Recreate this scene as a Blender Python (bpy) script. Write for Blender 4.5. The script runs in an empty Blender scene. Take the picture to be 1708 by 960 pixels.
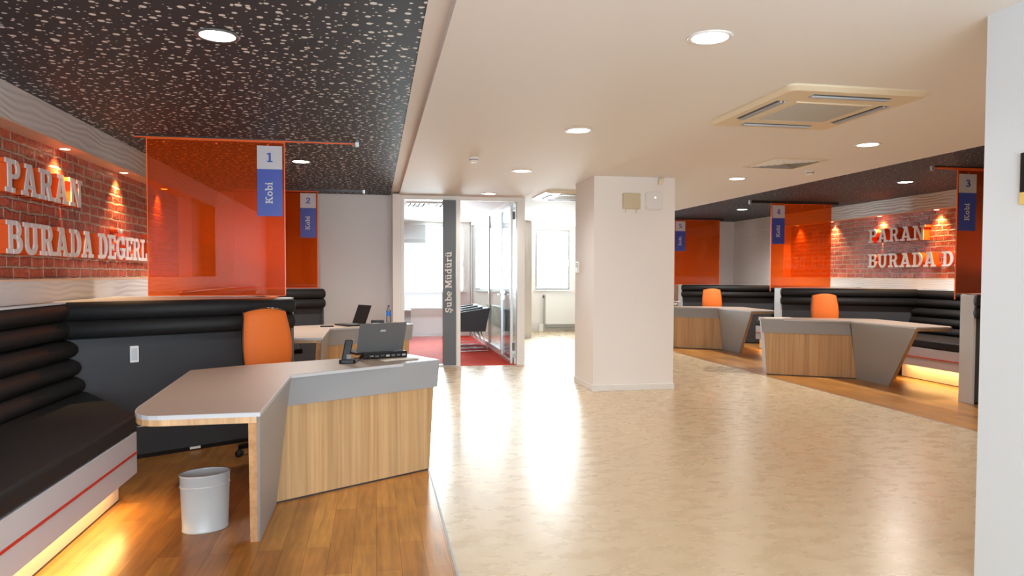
import bpy, bmesh, math, random
from mathutils import Vector, Matrix
random.seed(7)
C = bpy.context.scene.collection
S = bpy.context.scene
PI = math.pi

# ------------------------------------------------------------------ camera
CAM_H = 1.4
cam_d = bpy.data.cameras.new('camera'); cam = bpy.data.objects.new('camera', cam_d); C.objects.link(cam)
F_PX, PITCH, YAW, ROLL = 1213.5, 0.0338969, 0.1851263, 0.0027170
fw = Vector((math.sin(YAW)*math.cos(PITCH), math.cos(YAW)*math.cos(PITCH), -math.sin(PITCH)))
rt = Vector((math.cos(YAW), -math.sin(YAW), 0)); up = rt.cross(fw)
r2 = rt*math.cos(ROLL) + up*math.sin(ROLL); u2 = -rt*math.sin(ROLL) + up*math.cos(ROLL)
M = Matrix((( r2.x, u2.x, -fw.x, 0), (r2.y, u2.y, -fw.y, 0), (r2.z, u2.z, -fw.z, CAM_H), (0, 0, 0, 1)))
cam.matrix_world = M
cam_d.sensor_fit = 'HORIZONTAL'; cam_d.sensor_width = 36; cam_d.lens = F_PX/1708*36
cam_d.shift_x = 0; cam_d.shift_y = 18.54/1708
cam_d.clip_start = .05; cam_d.clip_end = 200
S.camera = cam

# ------------------------------------------------------------------ world, exposure
S.view_settings.view_transform = 'Standard'; S.view_settings.look = 'None'
S.view_settings.gamma = 1; S.view_settings.use_curve_mapping = False
S.view_settings.exposure = 0.58
S.cycles.max_bounces = 8; S.cycles.diffuse_bounces = 5; S.cycles.glossy_bounces = 4
S.cycles.transparent_max_bounces = 16; S.cycles.transmission_bounces = 6
S.cycles.caustics_reflective = False; S.cycles.caustics_refractive = False
S.cycles.use_denoising = True; S.cycles.sample_clamp_indirect = 6
W = bpy.data.worlds.new('world'); S.world = W; W.use_nodes = True
bg = W.node_tree.nodes['Background']; bg.inputs[0].default_value = (.86, .94, 1, 1); bg.inputs[1].default_value = 3.0

def area(name, loc, rot, sx, sy, power, col=(1, 1, 1), spread=PI):
    d = bpy.data.lights.new(name, 'AREA'); d.shape = 'RECTANGLE'; d.size = sx; d.size_y = sy
    d.energy = power; d.color = col; d.spread = spread
    o = bpy.data.objects.new(name, d); C.objects.link(o); o.location = loc; o.rotation_euler = rot
    return o
# daylight through the windows of the far wall (three) plus an added fill light behind the camera
area('daylight_office', (1.28, 16.62, 1.78), (-PI/2, 0, 0), 1.3, 1.46, 260, (.86, .94, 1))
area('daylight_corridor', (4.3, 17.66, 1.78), (-PI/2, 0, 0), 0.84, 1.5, 170, (.86, .94, 1))
area('daylight_side', (2.7, 17.66, 1.78), (-PI/2, 0, 0), .74, 1.5, 160, (.86, .94, 1))
area('front_fill', (.4, -2.58, 1.35), (PI/2, 0, 0), 4.2, 2.2, 195, (.74, .87, 1))  # added source behind the camera, brightens the near half of the room

# ------------------------------------------------------------------ materials
def srgb(r, g, b):
    f = lambda c: (c/255/12.92 if c/255 <= .04045 else ((c/255+.055)/1.055)**2.4)
    return (f(r), f(g), f(b), 1)
MAT = {}
def mat(name, col, rough=.5, metal=0., spec=.5, emit=None, es=0., coat=0.):
    m = bpy.data.materials.new(name); m.use_nodes = True; MAT[name] = m
    b = m.node_tree.nodes['Principled BSDF']
    b.inputs['Base Color'].default_value = col; b.inputs['Roughness'].default_value = rough
    b.inputs['Metallic'].default_value = metal; b.inputs['Specular IOR Level'].default_value = spec
    if coat: b.inputs['Coat Weight'].default_value = coat; b.inputs['Coat Roughness'].default_value = .08
    if emit: b.inputs['Emission Color'].default_value = emit; b.inputs['Emission Strength'].default_value = es
    return m
def nodes(m):
    t = m.node_tree; return t, t.nodes, t.links, t.nodes['Principled BSDF']
def N(t, typ, **kw):
    n = t.nodes.new(typ)
    for k, v in kw.items():
        if k in n.inputs: n.inputs[k].default_value = v
        else: setattr(n, k, v)
    return n
def coord(t, order, scale=(1, 1, 1), rot=0):
    """geometry position (world metres), re-ordered: order like 'yzx', optional rotation in plane"""
    g = N(t, 'ShaderNodeNewGeometry'); s = N(t, 'ShaderNodeSeparateXYZ'); c = N(t, 'ShaderNodeCombineXYZ')
    t.links.new(g.outputs['Position'], s.inputs[0])
    for i, ch in enumerate(order):
        if ch in 'xyz': t.links.new(s.outputs['xyz'.index(ch)], c.inputs[i])
    mp = N(t, 'ShaderNodeMapping'); mp.inputs['Scale'].default_value = scale; mp.inputs['Rotation'].default_value = (0, 0, rot)
    t.links.new(c.outputs[0], mp.inputs[0]); return mp.outputs[0]
def ramp(t, fac, stops):
    r = N(t, 'ShaderNodeValToRGB'); t.links.new(fac, r.inputs[0]); e = r.color_ramp.elements
    while len(e) < len(stops): e.new(.5)
    for k, (p, c) in enumerate(stops): e[k].position = p; e[k].color = c
    return r.outputs[0]
def mix(t, fac, a, b, mode='MIX'):
    m = N(t, 'ShaderNodeMix', data_type='RGBA', blend_type=mode)
    for sock, v in ((m.inputs[0], fac), (m.inputs[6], a), (m.inputs[7], b)):
        if hasattr(v, 'links'): t.links.new(v, sock)
        else: sock.default_value = v
    return m.outputs[2]
def bump(t, b, h, strength, dist=.01):
    n = N(t, 'ShaderNodeBump'); n.inputs['Strength'].default_value = strength; n.inputs['Distance'].default_value = dist
    t.links.new(h, n.inputs['Height']); t.links.new(n.outputs[0], b.inputs['Normal'])

mat('wall_white', srgb(238, 233, 228), .55)
mat('wall_white_cooled', srgb(218, 225, 231), .55)  # same white paint as wall_white, cooled and darkened to offset warm light
mat('ceiling_white', srgb(232, 229, 226), .7)
mat('trim_white', srgb(232, 230, 226), .35)
mat('black_leather', srgb(30, 29, 29), .6, spec=.3)
mat('dark_panel', srgb(52, 54, 58), .5)
mat('board_grey', srgb(198, 200, 205), .35)
mat('stripe_red', srgb(200, 45, 22), .4)
mat('kick', srgb(225, 215, 205), .45)
mat('laminate_grey', srgb(152, 153, 154), .45)
mat('laminate_top', srgb(150, 134, 121), .4)
mat('laminate_edge', srgb(190, 192, 195), .35)
mat('letter_white', srgb(228, 222, 220), .5)
mat('letter_side', srgb(238, 92, 22), .5)
mat('niche_lining', srgb(226, 190, 165), .4)
mat('chair_orange', srgb(224, 108, 32), .7)
mat('black_plastic', srgb(20, 20, 21), .42, spec=.35)
mat('grey_plastic', srgb(96, 96, 96), .35)
mat('chrome', srgb(200, 200, 205), .15, 1)
mat('aluminium', srgb(205, 207, 208), .3, .7)
mat('bin_white', srgb(182, 186, 184), .3)
mat('sign_white', srgb(212, 210, 214), .4)
mat('sign_blue', srgb(62, 84, 180), .35)
mat('sign_dark', srgb(88, 90, 93), .4)
mat('sign_text', srgb(228, 224, 214), .5)
mat('cream_plastic', srgb(226, 212, 184), .4)
mat('beige_box', srgb(205, 192, 160), .5)
mat('grille_grey', srgb(188, 180, 165), .6)
mat('slot_dark', srgb(70, 74, 78), .5)
mat('paper', srgb(225, 218, 205), .7)
mat('yellow', srgb(232, 196, 110), .5)
mat('carpet_side', srgb(90, 30, 25), .9)
mat('office_chair_grey', srgb(56, 60, 64), .6)
mat('blue_label', srgb(30, 100, 190), .4)
mat('bottle_cap', srgb(60, 60, 90), .4)
mat('track_metal', srgb(80, 76, 74), .35, .8)
mat('blind', srgb(205, 208, 208), .8)
mat('radiator_white', srgb(236, 236, 234), .35)
mat('led_white', (1, 1, 1, 1), emit=(1, .93, .82, 1), es=9)
mat('led_warm', (1, .9, .7, 1), emit=(1, .72, .4, 1), es=9)
mat('led_strip', (1, .9, .7, 1), emit=(1, .68, .25, 1), es=5)
mat('status_led', (1, 1, 1, 1), emit=(.9, .95, 1, 1), es=4)
mat('panel_clear', (1, 1, 1, 1))

def wood_planks():
    m = mat('floor_wood', (1, 1, 1, 1), .28, spec=.5); t, nn, L, b = nodes(m)
    v = coord(t, 'yxz')
    br = N(t, 'ShaderNodeTexBrick'); br.offset = .37
    br.inputs['Scale'].default_value = 1; br.inputs['Brick Width'].default_value = .95; br.inputs['Row Height'].default_value = .118
    br.inputs['Mortar Size'].default_value = .0012; br.inputs['Mortar Smooth'].default_value = .2
    br.inputs['Color1'].default_value = srgb(190, 136, 70); br.inputs['Color2'].default_value = srgb(162, 108, 52); br.inputs['Mortar'].default_value = srgb(105, 60, 28)
    L.new(v, br.inputs['Vector'])
    v2 = coord(t, 'yxz', (1.2, 14, 1)); no = N(t, 'ShaderNodeTexNoise'); no.inputs['Scale'].default_value = 2.2; no.inputs['Detail'].default_value = 6; no.inputs['Distortion'].default_value = .6
    L.new(v2, no.inputs['Vector'])
    g = ramp(t, no.outputs[0], [(.3, (.72, .72, .72, 1)), (.65, (1.12, 1.1, 1.05, 1))])
    v3 = coord(t, 'yxz'); n3 = N(t, 'ShaderNodeTexNoise'); n3.inputs['Scale'].default_value = 3.2; n3.inputs['Detail'].default_value = 3; L.new(v3, n3.inputs['Vector'])
    g3 = ramp(t, n3.outputs[0], [(.3, (.85, .82, .8, 1)), (.7, (1.12, 1.1, 1.08, 1))])
    c = mix(t, 1, br.outputs['Color'], g, 'MULTIPLY'); c = mix(t, 1, c, g3, 'MULTIPLY'); L.new(c, b.inputs['Base Color'])
wood_planks()
def vinyl():
    m = mat('floor_vinyl', (1, 1, 1, 1), .3, spec=.5); t, nn, L, b = nodes(m)
    a = coord(t, 'xyz', (1, 1.6, 1)); n1 = N(t, 'ShaderNodeTexNoise'); n1.inputs['Scale'].default_value = 5.5; n1.inputs['Detail'].default_value = 6; n1.inputs['Roughness'].default_value = .5; n1.inputs['Distortion'].default_value = .2
    L.new(a, n1.inputs['Vector'])
    a2 = coord(t, 'xyz', (5, 9, 1)); n2 = N(t, 'ShaderNodeTexNoise'); n2.inputs['Scale'].default_value = 1.5; n2.inputs['Detail'].default_value = 5; L.new(a2, n2.inputs['Vector'])
    c1 = ramp(t, n1.outputs[0], [(.3, srgb(198, 175, 142)), (.7, srgb(206, 185, 153))])
    c2 = ramp(t, n2.outputs[0], [(.25, (.98, .975, .97, 1)), (.7, (1.02, 1.02, 1.02, 1))])
    L.new(mix(t, 1, c1, c2, 'MULTIPLY'), b.inputs['Base Color'])
    r = N(t, 'ShaderNodeMapRange'); L.new(n1.outputs[0], r.inputs[0]); r.inputs[3].default_value = .2; r.inputs[4].default_value = .36; L.new(r.outputs[0], b.inputs['Roughness'])
vinyl()
def carpet():
    m = mat('carpet_red', (1, 1, 1, 1), .95, spec=.1); t, nn, L, b = nodes(m)
    v = coord(t, 'xyz'); n = N(t, 'ShaderNodeTexNoise'); n.inputs['Scale'].default_value = 300; L.new(v, n.inputs['Vector'])
    br = N(t, 'ShaderNodeTexBrick'); br.offset = 0; br.inputs['Brick Width'].default_value = .5; br.inputs['Row Height'].default_value = .5; br.inputs['Mortar Size'].default_value = .003; br.inputs['Scale'].default_value = 1
    br.inputs['Color1'].default_value = srgb(205, 78, 62); br.inputs['Color2'].default_value = srgb(192, 68, 56); br.inputs['Mortar'].default_value = srgb(160, 55, 45); L.new(v, br.inputs['Vector'])
    L.new(mix(t, 1, br.outputs['Color'], ramp(t, n.outputs[0], [(.3, (.85, .85, .85, 1)), (.7, (1.1, 1.1, 1.1, 1))]), 'MULTIPLY'), b.inputs['Base Color'])
carpet()
def oak(name, c1, c2, order, rough=.45):
    m = mat(name, (1, 1, 1, 1), rough, spec=.35); t, nn, L, b = nodes(m)
    v = coord(t, order, (45, 45, .9)); n = N(t, 'ShaderNodeTexNoise'); n.inputs['Scale'].default_value = 1; n.inputs['Detail'].default_value = 5; n.inputs['Roughness'].default_value = .6; L.new(v, n.inputs['Vector'])
    v2 = coord(t, order, (9, 9, .3)); n2 = N(t, 'ShaderNodeTexNoise'); n2.inputs['Scale'].default_value = 1; n2.inputs['Detail'].default_value = 2; L.new(v2, n2.inputs['Vector'])
    c = ramp(t, n.outputs[0], [(.3, c1), (.68, c2)])
    g = ramp(t, n2.outputs[0], [(.35, (.88, .87, .86, 1)), (.65, (1.06, 1.05, 1.04, 1))])
    L.new(mix(t, 1, c, g, 'MULTIPLY'), b.inputs['Base Color'])
oak('oak', srgb(180, 142, 97), srgb(206, 171, 126), 'xyz')
oak('oak_edge', srgb(190, 150, 104), srgb(216, 178, 134), 'xyz')
def dots_ceiling(name, layers):
    m = mat(name, (1, 1, 1, 1), .6, spec=.3); t, nn, L, b = nodes(m)
    out = None
    for sc, lo, hi, off in layers:
        v = coord(t, 'xyz'); mp = N(t, 'ShaderNodeMapping'); mp.inputs['Location'].default_value = (off, off*.7, 0); L.new(v, mp.inputs[0])
        vo = N(t, 'ShaderNodeTexVoronoi'); vo.voronoi_dimensions = '2D'; vo.inputs['Scale'].default_value = sc; vo.inputs['Randomness'].default_value = .95
        L.new(mp.outputs[0], vo.inputs['Vector'])
        sp = N(t, 'ShaderNodeSeparateColor'); L.new(vo.outputs['Color'], sp.inputs[0])
        mr = N(t, 'ShaderNodeMapRange'); L.new(sp.outputs[0], mr.inputs[0]); mr.inputs[3].default_value = lo; mr.inputs[4].default_value = hi
        lt = N(t, 'ShaderNodeMath', operation='LESS_THAN'); L.new(vo.outputs['Distance'], lt.inputs[0]); L.new(mr.outputs[0], lt.inputs[1])
        if out is None: out = lt.outputs[0]
        else:
            mx = N(t, 'ShaderNodeMath', operation='MAXIMUM'); L.new(out, mx.inputs[0]); L.new(lt.outputs[0], mx.inputs[1]); out = mx.outputs[0]
    L.new(mix(t, out, srgb(54, 59, 67), srgb(238, 238, 236)), b.inputs['Base Color'])
dots_ceiling('ceiling_dark', ((11.5, .09, .2, 0), (15, .03, .13, 5.3)))
dots_ceiling('ceiling_dark_fine', ((13, .03, .1, 0),))
def brick():
    m = mat('brick', (1, 1, 1, 1), .3, spec=.6); t, nn, L, b = nodes(m)
    v = coord(t, 'yzx'); nz = N(t, 'ShaderNodeTexNoise'); nz.inputs['Scale'].default_value = 7; nz.inputs['Detail'].default_value = 3; L.new(v, nz.inputs['Vector'])
    sub = N(t, 'ShaderNodeVectorMath', operation='SUBTRACT'); L.new(nz.outputs['Color'], sub.inputs[0]); sub.inputs[1].default_value = (.5, .5, .5)
    sc = N(t, 'ShaderNodeVectorMath', operation='SCALE'); L.new(sub.outputs[0], sc.inputs[0]); sc.inputs[3].default_value = .035
    ad = N(t, 'ShaderNodeVectorMath', operation='ADD'); L.new(v, ad.inputs[0]); L.new(sc.outputs[0], ad.inputs[1])
    br = N(t, 'ShaderNodeTexBrick'); br.offset = .5; br.squash = .8; br.squash_frequency = 3
    br.inputs['Scale'].default_value = 1; br.inputs['Brick Width'].default_value = .235; br.inputs['Row Height'].default_value = .08
    br.inputs['Mortar Size'].default_value = .012; br.inputs['Mortar Smooth'].default_value = .55; br.inputs['Bias'].default_value = -.1
    br.inputs['Color1'].default_value = srgb(186, 92, 70); br.inputs['Color2'].default_value = srgb(146, 62, 48); br.inputs['Mortar'].default_value = srgb(176, 160, 146)
    L.new(ad.outputs[0], br.inputs['Vector'])
    n2 = N(t, 'ShaderNodeTexNoise'); n2.inputs['Scale'].default_value = 14; n2.inputs['Detail'].default_value = 6; L.new(v, n2.inputs['Vector'])
    g = ramp(t, n2.outputs[0], [(.3, (.75, .72, .7, 1)), (.7, (1.2, 1.15, 1.12, 1))])
    L.new(mix(t, 1, br.outputs['Color'], g, 'MULTIPLY'), b.inputs['Base Color'])
    n3 = N(t, 'ShaderNodeTexNoise'); n3.inputs['Scale'].default_value = 28; n3.inputs['Detail'].default_value = 5; L.new(v, n3.inputs['Vector'])
    h = N(t, 'ShaderNodeMath', operation='MULTIPLY_ADD'); L.new(br.outputs['Fac'], h.inputs[0]); h.inputs[1].default_value = -1.0; L.new(n3.outputs[0], h.inputs[2])
    h2 = N(t, 'ShaderNodeMath', operation='MULTIPLY_ADD'); L.new(nz.outputs[0], h2.inputs[0]); h2.inputs[1].default_value = 1.4; L.new(h.outputs[0], h2.inputs[2])
    bump(t, b, h2.outputs[0], .9, .014)
brick()
def ripple(name, order):
    m = mat(name, srgb(214, 207, 203), .45); t, nn, L, b = nodes(m)
    v = coord(t, order, (1, 1, 1)); n = N(t, 'ShaderNodeTexNoise'); n.inputs['Scale'].default_value = 2.6; n.inputs['Detail'].default_value = 0
    mp = N(t, 'ShaderNodeMapping'); mp.inputs['Scale'].default_value = (1.2, 3.0, .6); L.new(v, mp.inputs[0]); L.new(mp.outputs[0], n.inputs['Vector'])
    s = N(t, 'ShaderNodeSeparateXYZ'); L.new(v, s.inputs[0])
    a = N(t, 'ShaderNodeMath', operation='MULTIPLY_ADD'); L.new(n.outputs[0], a.inputs[0]); a.inputs[1].default_value = .075; L.new(s.outputs[1], a.inputs[2])
    k = N(t, 'ShaderNodeMath', operation='MULTIPLY'); L.new(a.outputs[0], k.inputs[0]); k.inputs[1].default_value = 2*PI/.045
    si = N(t, 'ShaderNodeMath', operation='SINE'); L.new(k.outputs[0], si.inputs[0])
    bump(t, b, si.outputs[0], .45, .003)
ripple('ripple_side', 'yzx'); ripple('ripple_back', 'xzy')

def shader_mat(name, build):
    m = bpy.data.materials.new(name); m.use_nodes = True; MAT[name] = m
    t = m.node_tree; t.nodes.clear(); o = N(t, 'ShaderNodeOutputMaterial'); t.links.new(build(t), o.inputs[0]); return m
def glassy(tint, refl):
    def f(t):
        tr = N(t, 'ShaderNodeBsdfTransparent'); tr.inputs[0].default_value = tint
        gl = N(t, 'ShaderNodeBsdfGlossy'); gl.inputs[0].default_value = (1, 1, 1, 1); gl.inputs['Roughness'].default_value = 0
        fr = N(t, 'ShaderNodeFresnel'); fr.inputs[0].default_value = 1.45
        k = N(t, 'ShaderNodeMath', operation='MULTIPLY'); t.links.new(fr.outputs[0], k.inputs[0]); k.inputs[1].default_value = refl
        mx = N(t, 'ShaderNodeMixShader'); t.links.new(k.outputs[0], mx.inputs[0]); t.links.new(tr.outputs[0], mx.inputs[1]); t.links.new(gl.outputs[0], mx.inputs[2])
        return mx.outputs[0]
    return f
shader_mat('glass', glassy((.95, .98, .98, 1), .8))
def acrylic(t):
    tr = N(t, 'ShaderNodeBsdfTransparent'); tr.inputs[0].default_value = (.98, .46, .14, 1)
    df = N(t, 'ShaderNodeBsdfDiffuse'); df.inputs[0].default_value = (1, .17, .015, 1)
    tl = N(t, 'ShaderNodeBsdfTranslucent'); tl.inputs[0].default_value = (1, .17, .015, 1)
    a = N(t, 'ShaderNodeMixShader'); a.inputs[0].default_value = .5; t.links.new(df.outputs[0], a.inputs[1]); t.links.new(tl.outputs[0], a.inputs[2])
    b = N(t, 'ShaderNodeMixShader'); b.inputs[0].default_value = .32; t.links.new(tr.outputs[0], b.inputs[1]); t.links.new(a.outputs[0], b.inputs[2])
    gl = N(t, 'ShaderNodeBsdfGlossy'); gl.inputs['Roughness'].default_value = 0.0
    fr = N(t, 'ShaderNodeFresnel'); fr.inputs[0].default_value = 1.5
    mx = N(t, 'ShaderNodeMixShader'); t.links.new(fr.outputs[0], mx.inputs[0]); t.links.new(b.outputs[0], mx.inputs[1]); t.links.new(gl.outputs[0], mx.inputs[2])
    return mx.outputs[0]
shader_mat('acrylic_orange', acrylic)
mat('acrylic_edge', (1, .16, .03, 1), .25)  # bright base colour stands in for the glow of the fluorescent edges

# ------------------------------------------------------------------ mesh helper
class MB:
    """collects shapes in world metres; m=-1 mirrors x about x0 (right-hand side of the room)"""
    def __init__(s, x0=0., m=1): s.v = []; s.f = []; s.x0 = x0; s.m = m; s.smooth = set()
    def P(s, p): return (s.x0 + s.m*p[0], p[1], p[2])
    def add(s, vs, fs, smooth=False):
        n = len(s.v); s.v += [s.P(p) for p in vs]
        for f in fs:
            if smooth: s.smooth.add(len(s.f))
            s.f.append([n+i for i in f])
        return s
    def hexa(s, b, t):
        return s.add(list(b)+list(t), [(3, 2, 1, 0), (4, 5, 6, 7), (0, 1, 5, 4), (1, 2, 6, 5), (2, 3, 7, 6), (3, 0, 4, 7)])
    def box(s, x0, x1, y0, y1, z0, z1):
        return s.hexa([(x0, y0, z0), (x1, y0, z0), (x1, y1, z0), (x0, y1, z0)], [(x0, y0, z1), (x1, y0, z1), (x1, y1, z1), (x0, y1, z1)])
    def prism(s, poly, z0, z1):
        n = len(poly); vs = [(x, y, z0) for x, y in poly] + [(x, y, z1) for x, y in poly]
        return s.add(vs, [tuple(range(n))[::-1], tuple(range(n, 2*n))] + [(i, (i+1) % n, n+(i+1) % n, n+i) for i in range(n)])
    def prism_on(s, poly, o, ax, ay, n0, n1):
        """2D poly in plane origin o with axes ax, ay; extruded from o+n0 to o+n1 (vectors)"""
        o, ax, ay, n0, n1 = map(Vector, (o, ax, ay, n0, n1)); k = len(poly)
        vs = [tuple(o+ax*x+ay*y+n0) for x, y in poly] + [tuple(o+ax*x+ay*y+n1) for x, y in poly]
        return s.add(vs, [tuple(range(k))[::-1], tuple(range(k, 2*k))] + [(i, (i+1) % k, k+(i+1) % k, k+i) for i in range(k)])
    def lathe(s, prof, c, n=24, axis=(0, 0, 1), sx=1, sy=1, caps=True):
        """prof: (radius, height along axis)"""
        a = Vector(axis).normalized(); u = a.orthogonal().normalized() if abs(a.z) < .99 else Vector((1, 0, 0)); w = a.cross(u); c = Vector(c)
        vs = [tuple(c + a*h + u*(r*sx*math.cos(2*PI*k/n)) + w*(r*sy*math.sin(2*PI*k/n))) for r, h in prof for k in range(n)]
        fs = [(i*n+k, i*n+(k+1) % n, (i+1)*n+(k+1) % n, (i+1)*n+k) for i in range(len(prof)-1) for k in range(n)]
        s.add(vs, fs, True); b = len(s.v)-len(vs)
        if not caps: return s
        if prof[0][0] > 1e-6: s.f.append([b+k for k in range(n)][::-1])
        if prof[-1][0] > 1e-6: s.f.append([b+(len(prof)-1)*n+k for k in range(n)])
        return s
    def tube(s, pts, r, n=8):
        P = [Vector(p) for p in pts]; vs = []; u = None
        for i, p in enumerate(P):
            d = (P[min(i+1, len(P)-1)]-P[max(i-1, 0)]).normalized()
            if u is None: u = d.orthogonal().normalized()
            u = (u-d*u.dot(d)).normalized(); w = d.cross(u)
            vs += [tuple(p+u*(r*math.cos(2*PI*k/n))+w*(r*math.sin(2*PI*k/n))) for k in range(n)]
        fs = [(i*n+k, i*n+(k+1) % n, (i+1)*n+(k+1) % n, (i+1)*n+k) for i in range(len(P)-1) for k in range(n)]
        s.add(vs, fs, True); b = len(s.v)-len(vs)
        s.f.append([b+k for k in range(n)][::-1]); s.f.append([b+(len(P)-1)*n+k for k in range(n)])
        return s
    def roll(s, p, q, rx, rz, n=20, cap=.035, ends=(1, 1)):
        """upholstered roll: elliptical capsule from p to q"""
        p, q = Vector(p), Vector(q); a = (q-p).normalized(); L = (q-p).length; w = Vector((0, 0, 1)); u = a.cross(w)
        prof = []
        if ends[0]: prof += [(math.sin(t), cap*(1-math.cos(t))) for t in [.35, .7, 1.05, 1.35]]
        prof += [(1, cap if ends[0] else 0), (1, L-cap if ends[1] else L)]
        if ends[1]: prof += [(math.sin(t), L-cap*(1-math.cos(t))) for t in [1.35, 1.05, .7, .35]]
        vs = [tuple(p+a*h+u*(r*rx*math.cos(2*PI*k/n))+w*(r*rz*math.sin(2*PI*k/n))) for r, h in prof for k in range(n)]
        fs = [(i*n+k, i*n+(k+1) % n, (i+1)*n+(k+1) % n, (i+1)*n+k) for i in range(len(prof)-1) for k in range(n)]
        s.add(vs, fs, True); b = len(s.v)-len(vs)
        s.f.append([b+k for k in range(n)][::-1]); s.f.append([b+(len(prof)-1)*n+k for k in range(n)])
        return s
    def build(s, name, m, parent=None, bevel=0, seg=2):
        me = bpy.data.meshes.new(name); o = Vector((0, 0, 0))
        if parent is not None: o = parent.get('_w') and Vector(parent['_w']) or Vector((0, 0, 0))
        me.from_pydata([tuple(Vector(v)-o) for v in s.v], [], s.f)
        for i in s.smooth: me.polygons[i].use_smooth = True
        me.materials.append(MAT[m] if isinstance(m, str) else m)
        b = bmesh.new(); b.from_mesh(me); bmesh.ops.recalc_face_normals(b, faces=b.faces); b.to_mesh(me); b.free()
        ob = bpy.data.objects.new(name, me); C.objects.link(ob)
        if parent is not None: ob.parent = parent; ob['_w'] = list(o)
        if bevel:
            md = ob.modifiers.new('bevel', 'BEVEL'); md.width = bevel; md.segments = seg; md.limit_method = 'ANGLE'; md.angle_limit = .6
        return ob
def thing(name, label, cat, loc, group=None):
    o = bpy.data.objects.new(name, None); C.objects.link(o); o.location = loc; o.empty_display_size = .1
    o['label'] = label; o['category'] = cat; o['_w'] = list(loc)
    if group: o['group'] = group
    return o
def tag(o, label, cat, group=None, kind=None):
    o['label'] = label; o['category'] = cat
    if group: o['group'] = group
    if kind: o['kind'] = kind
    return o
def struct(name, mb, m, bevel=0):
    o = mb.build(name, m, None, bevel); o['kind'] = 'structure'; return o
def child_light(name, d, parent, loc, rot):
    o = bpy.data.objects.new(name, d); C.objects.link(o); o.parent = parent
    o.location = Vector(loc)-Vector(parent['_w']); o.rotation_euler = rot; return o
def copy_tree(o, delta, label):
    def cp(src, par):
        c = src.copy(); C.objects.link(c)
        if par is not None: c.parent = par
        for ch in list(src.children): cp(ch, c)
        return c
    r = cp(o, None); r.location = Vector(o.location)+Vector(delta); r['label'] = label
    return r

# ------------------------------------------------------------------ room shell
ZC, ZD = 2.575, 2.63           # centre ceiling, dark bay ceilings
XL, XR = -2.33, 8.15           # side walls
XBL, XBR = .37, 5.3            # wood / vinyl boundaries
X0R = 5.785                    # mirror axis constant for the right bays
struct('floor', MB().box(XBL, XBR, -2.7, 17.9, -.1, 0), 'floor_vinyl')
struct('floor', MB().box(XL-.4, XBL, -2.7, 11.75, -.1, 0), 'floor_wood')
struct('floor', MB().box(XBR, XR+.4, -2.7, 15.8, -.1, 0), 'floor_wood')
struct('floor', MB().box(XBR, XR+.4, 15.8, 17.9, -.1, 0), 'floor_vinyl')
struct('trim_1', MB().box(XBL-.006, XBL+.006, 0, 11, 0, .002), 'laminate_grey')
struct('trim_2', MB().box(XBR-.006, XBR+.006, 2.9, 15.7, 0, .002), 'laminate_grey')
struct('ceiling', MB().box(.345, 5.38, -2.7, 17.9, ZC, ZC+.3), 'ceiling_white', 0)
struct('ceiling', MB().box(.235, .345, -2.7, 11.7, ZD-.005, ZD+.25), 'ceiling_white')
struct('ceiling', MB().box(XL-.4, .235, -2.7, 11.75, ZD, ZD+.25), 'ceiling_dark')
struct('ceiling', MB().box(5.395, XR+.4, -2.7, 15.8, ZD, ZD+.25), 'ceiling_dark_fine')
struct('trim_3', MB().box(5.38, 5.395, 2.9, 15.75, ZC-.002, ZD+.1), 'trim_white')
struct('ceiling', MB().box(5.38, XR+.4, 15.8, 17.9, ZC, ZC+.3), 'ceiling_white')
struct('ceiling', MB().box(-1.6, .345, 11.75, 16.6, ZC, ZC+.3), 'ceiling_white')

NZ0, NZ1 = 1.345, 2.395
def side_wall(x, m, y0, y1, n0, n1, name):
    """textured wall with a recessed brick niche; m=1: wall body lies towards -x"""
    a, b = (x-.3*m, x)
    A = lambda *q: (min(q), max(q))
    w = MB()
    xa, xb = A(a, b)
    w.box(xa, xb, y0, y1, 0, NZ0); w.box(xa, xb, y0, y1, NZ1, ZD+.2); w.box(xa, xb, y0, n0, NZ0, NZ1); w.box(xa, xb, n1, y1, NZ0, NZ1)
    o = struct(name, w, 'ripple_side')
    xb_ = x-.16*m; l = MB(); lo, hi = A(xb_, x+.004*m); t = .012
    l.box(lo, hi, n0, n1, NZ0, NZ0+t); l.box(lo, hi, n0, n1, NZ1-t, NZ1); l.box(lo, hi, n0, n0+t, NZ0+t, NZ1-t); l.box(lo, hi, n1-t, n1, NZ0+t, NZ1-t)
    c = l.build('niche_lining', 'niche_lining'); c.parent = o
    bx0, bx1 = A(xb_, xb_-.05*m)
    c = MB().box(bx0, bx1, n0, n1, NZ0, NZ1).build('brick_face', 'brick'); c.parent = o
    return o
side_wall(XL, 1, -2.7, 11.75, 2.6, 10.0, 'wall_left')
side_wall(XR, -1, -2.7, 15.8, 6.6, 13.55, 'wall_right')
struct('wall_back', MB().box(XL-.3, .25, 11.55, 11.75, 0, ZD+.2), 'wall_white')
struct('wall_back', MB().box(.25, .37, 11.0, 11.75, 0, ZC+.02), 'wall_white')
struct('wall_back', MB().box(5.38, XR+.3, 15.65, 15.8, 0, ZD+.2), 'wall_white')
# near right wall block
nw = struct('wall_right', MB().box(2.73, 2.95, -2.7, 2.885, 0, ZC+.05), 'wall_white_cooled')
struct('wall_right', MB().box(2.95, XR+.3, 2.6, 2.8, 0, ZD+.1), 'wall_white')
# front wall behind the camera with an opening added for the front fill
fwall = MB(); fwall.box(XL-.3, -1.9, -2.75, -2.6, 0, ZD+.2); fwall.box(2.6, 2.95, -2.75, -2.6, 0, ZD+.2); fwall.box(-1.9, 2.6, -2.75, -2.6, 2.5, ZD+.2); fwall.box(-1.9, 2.6, -2.75, -2.6, 0, .2)
struct('wall_front', fwall, 'wall_white')
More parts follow.
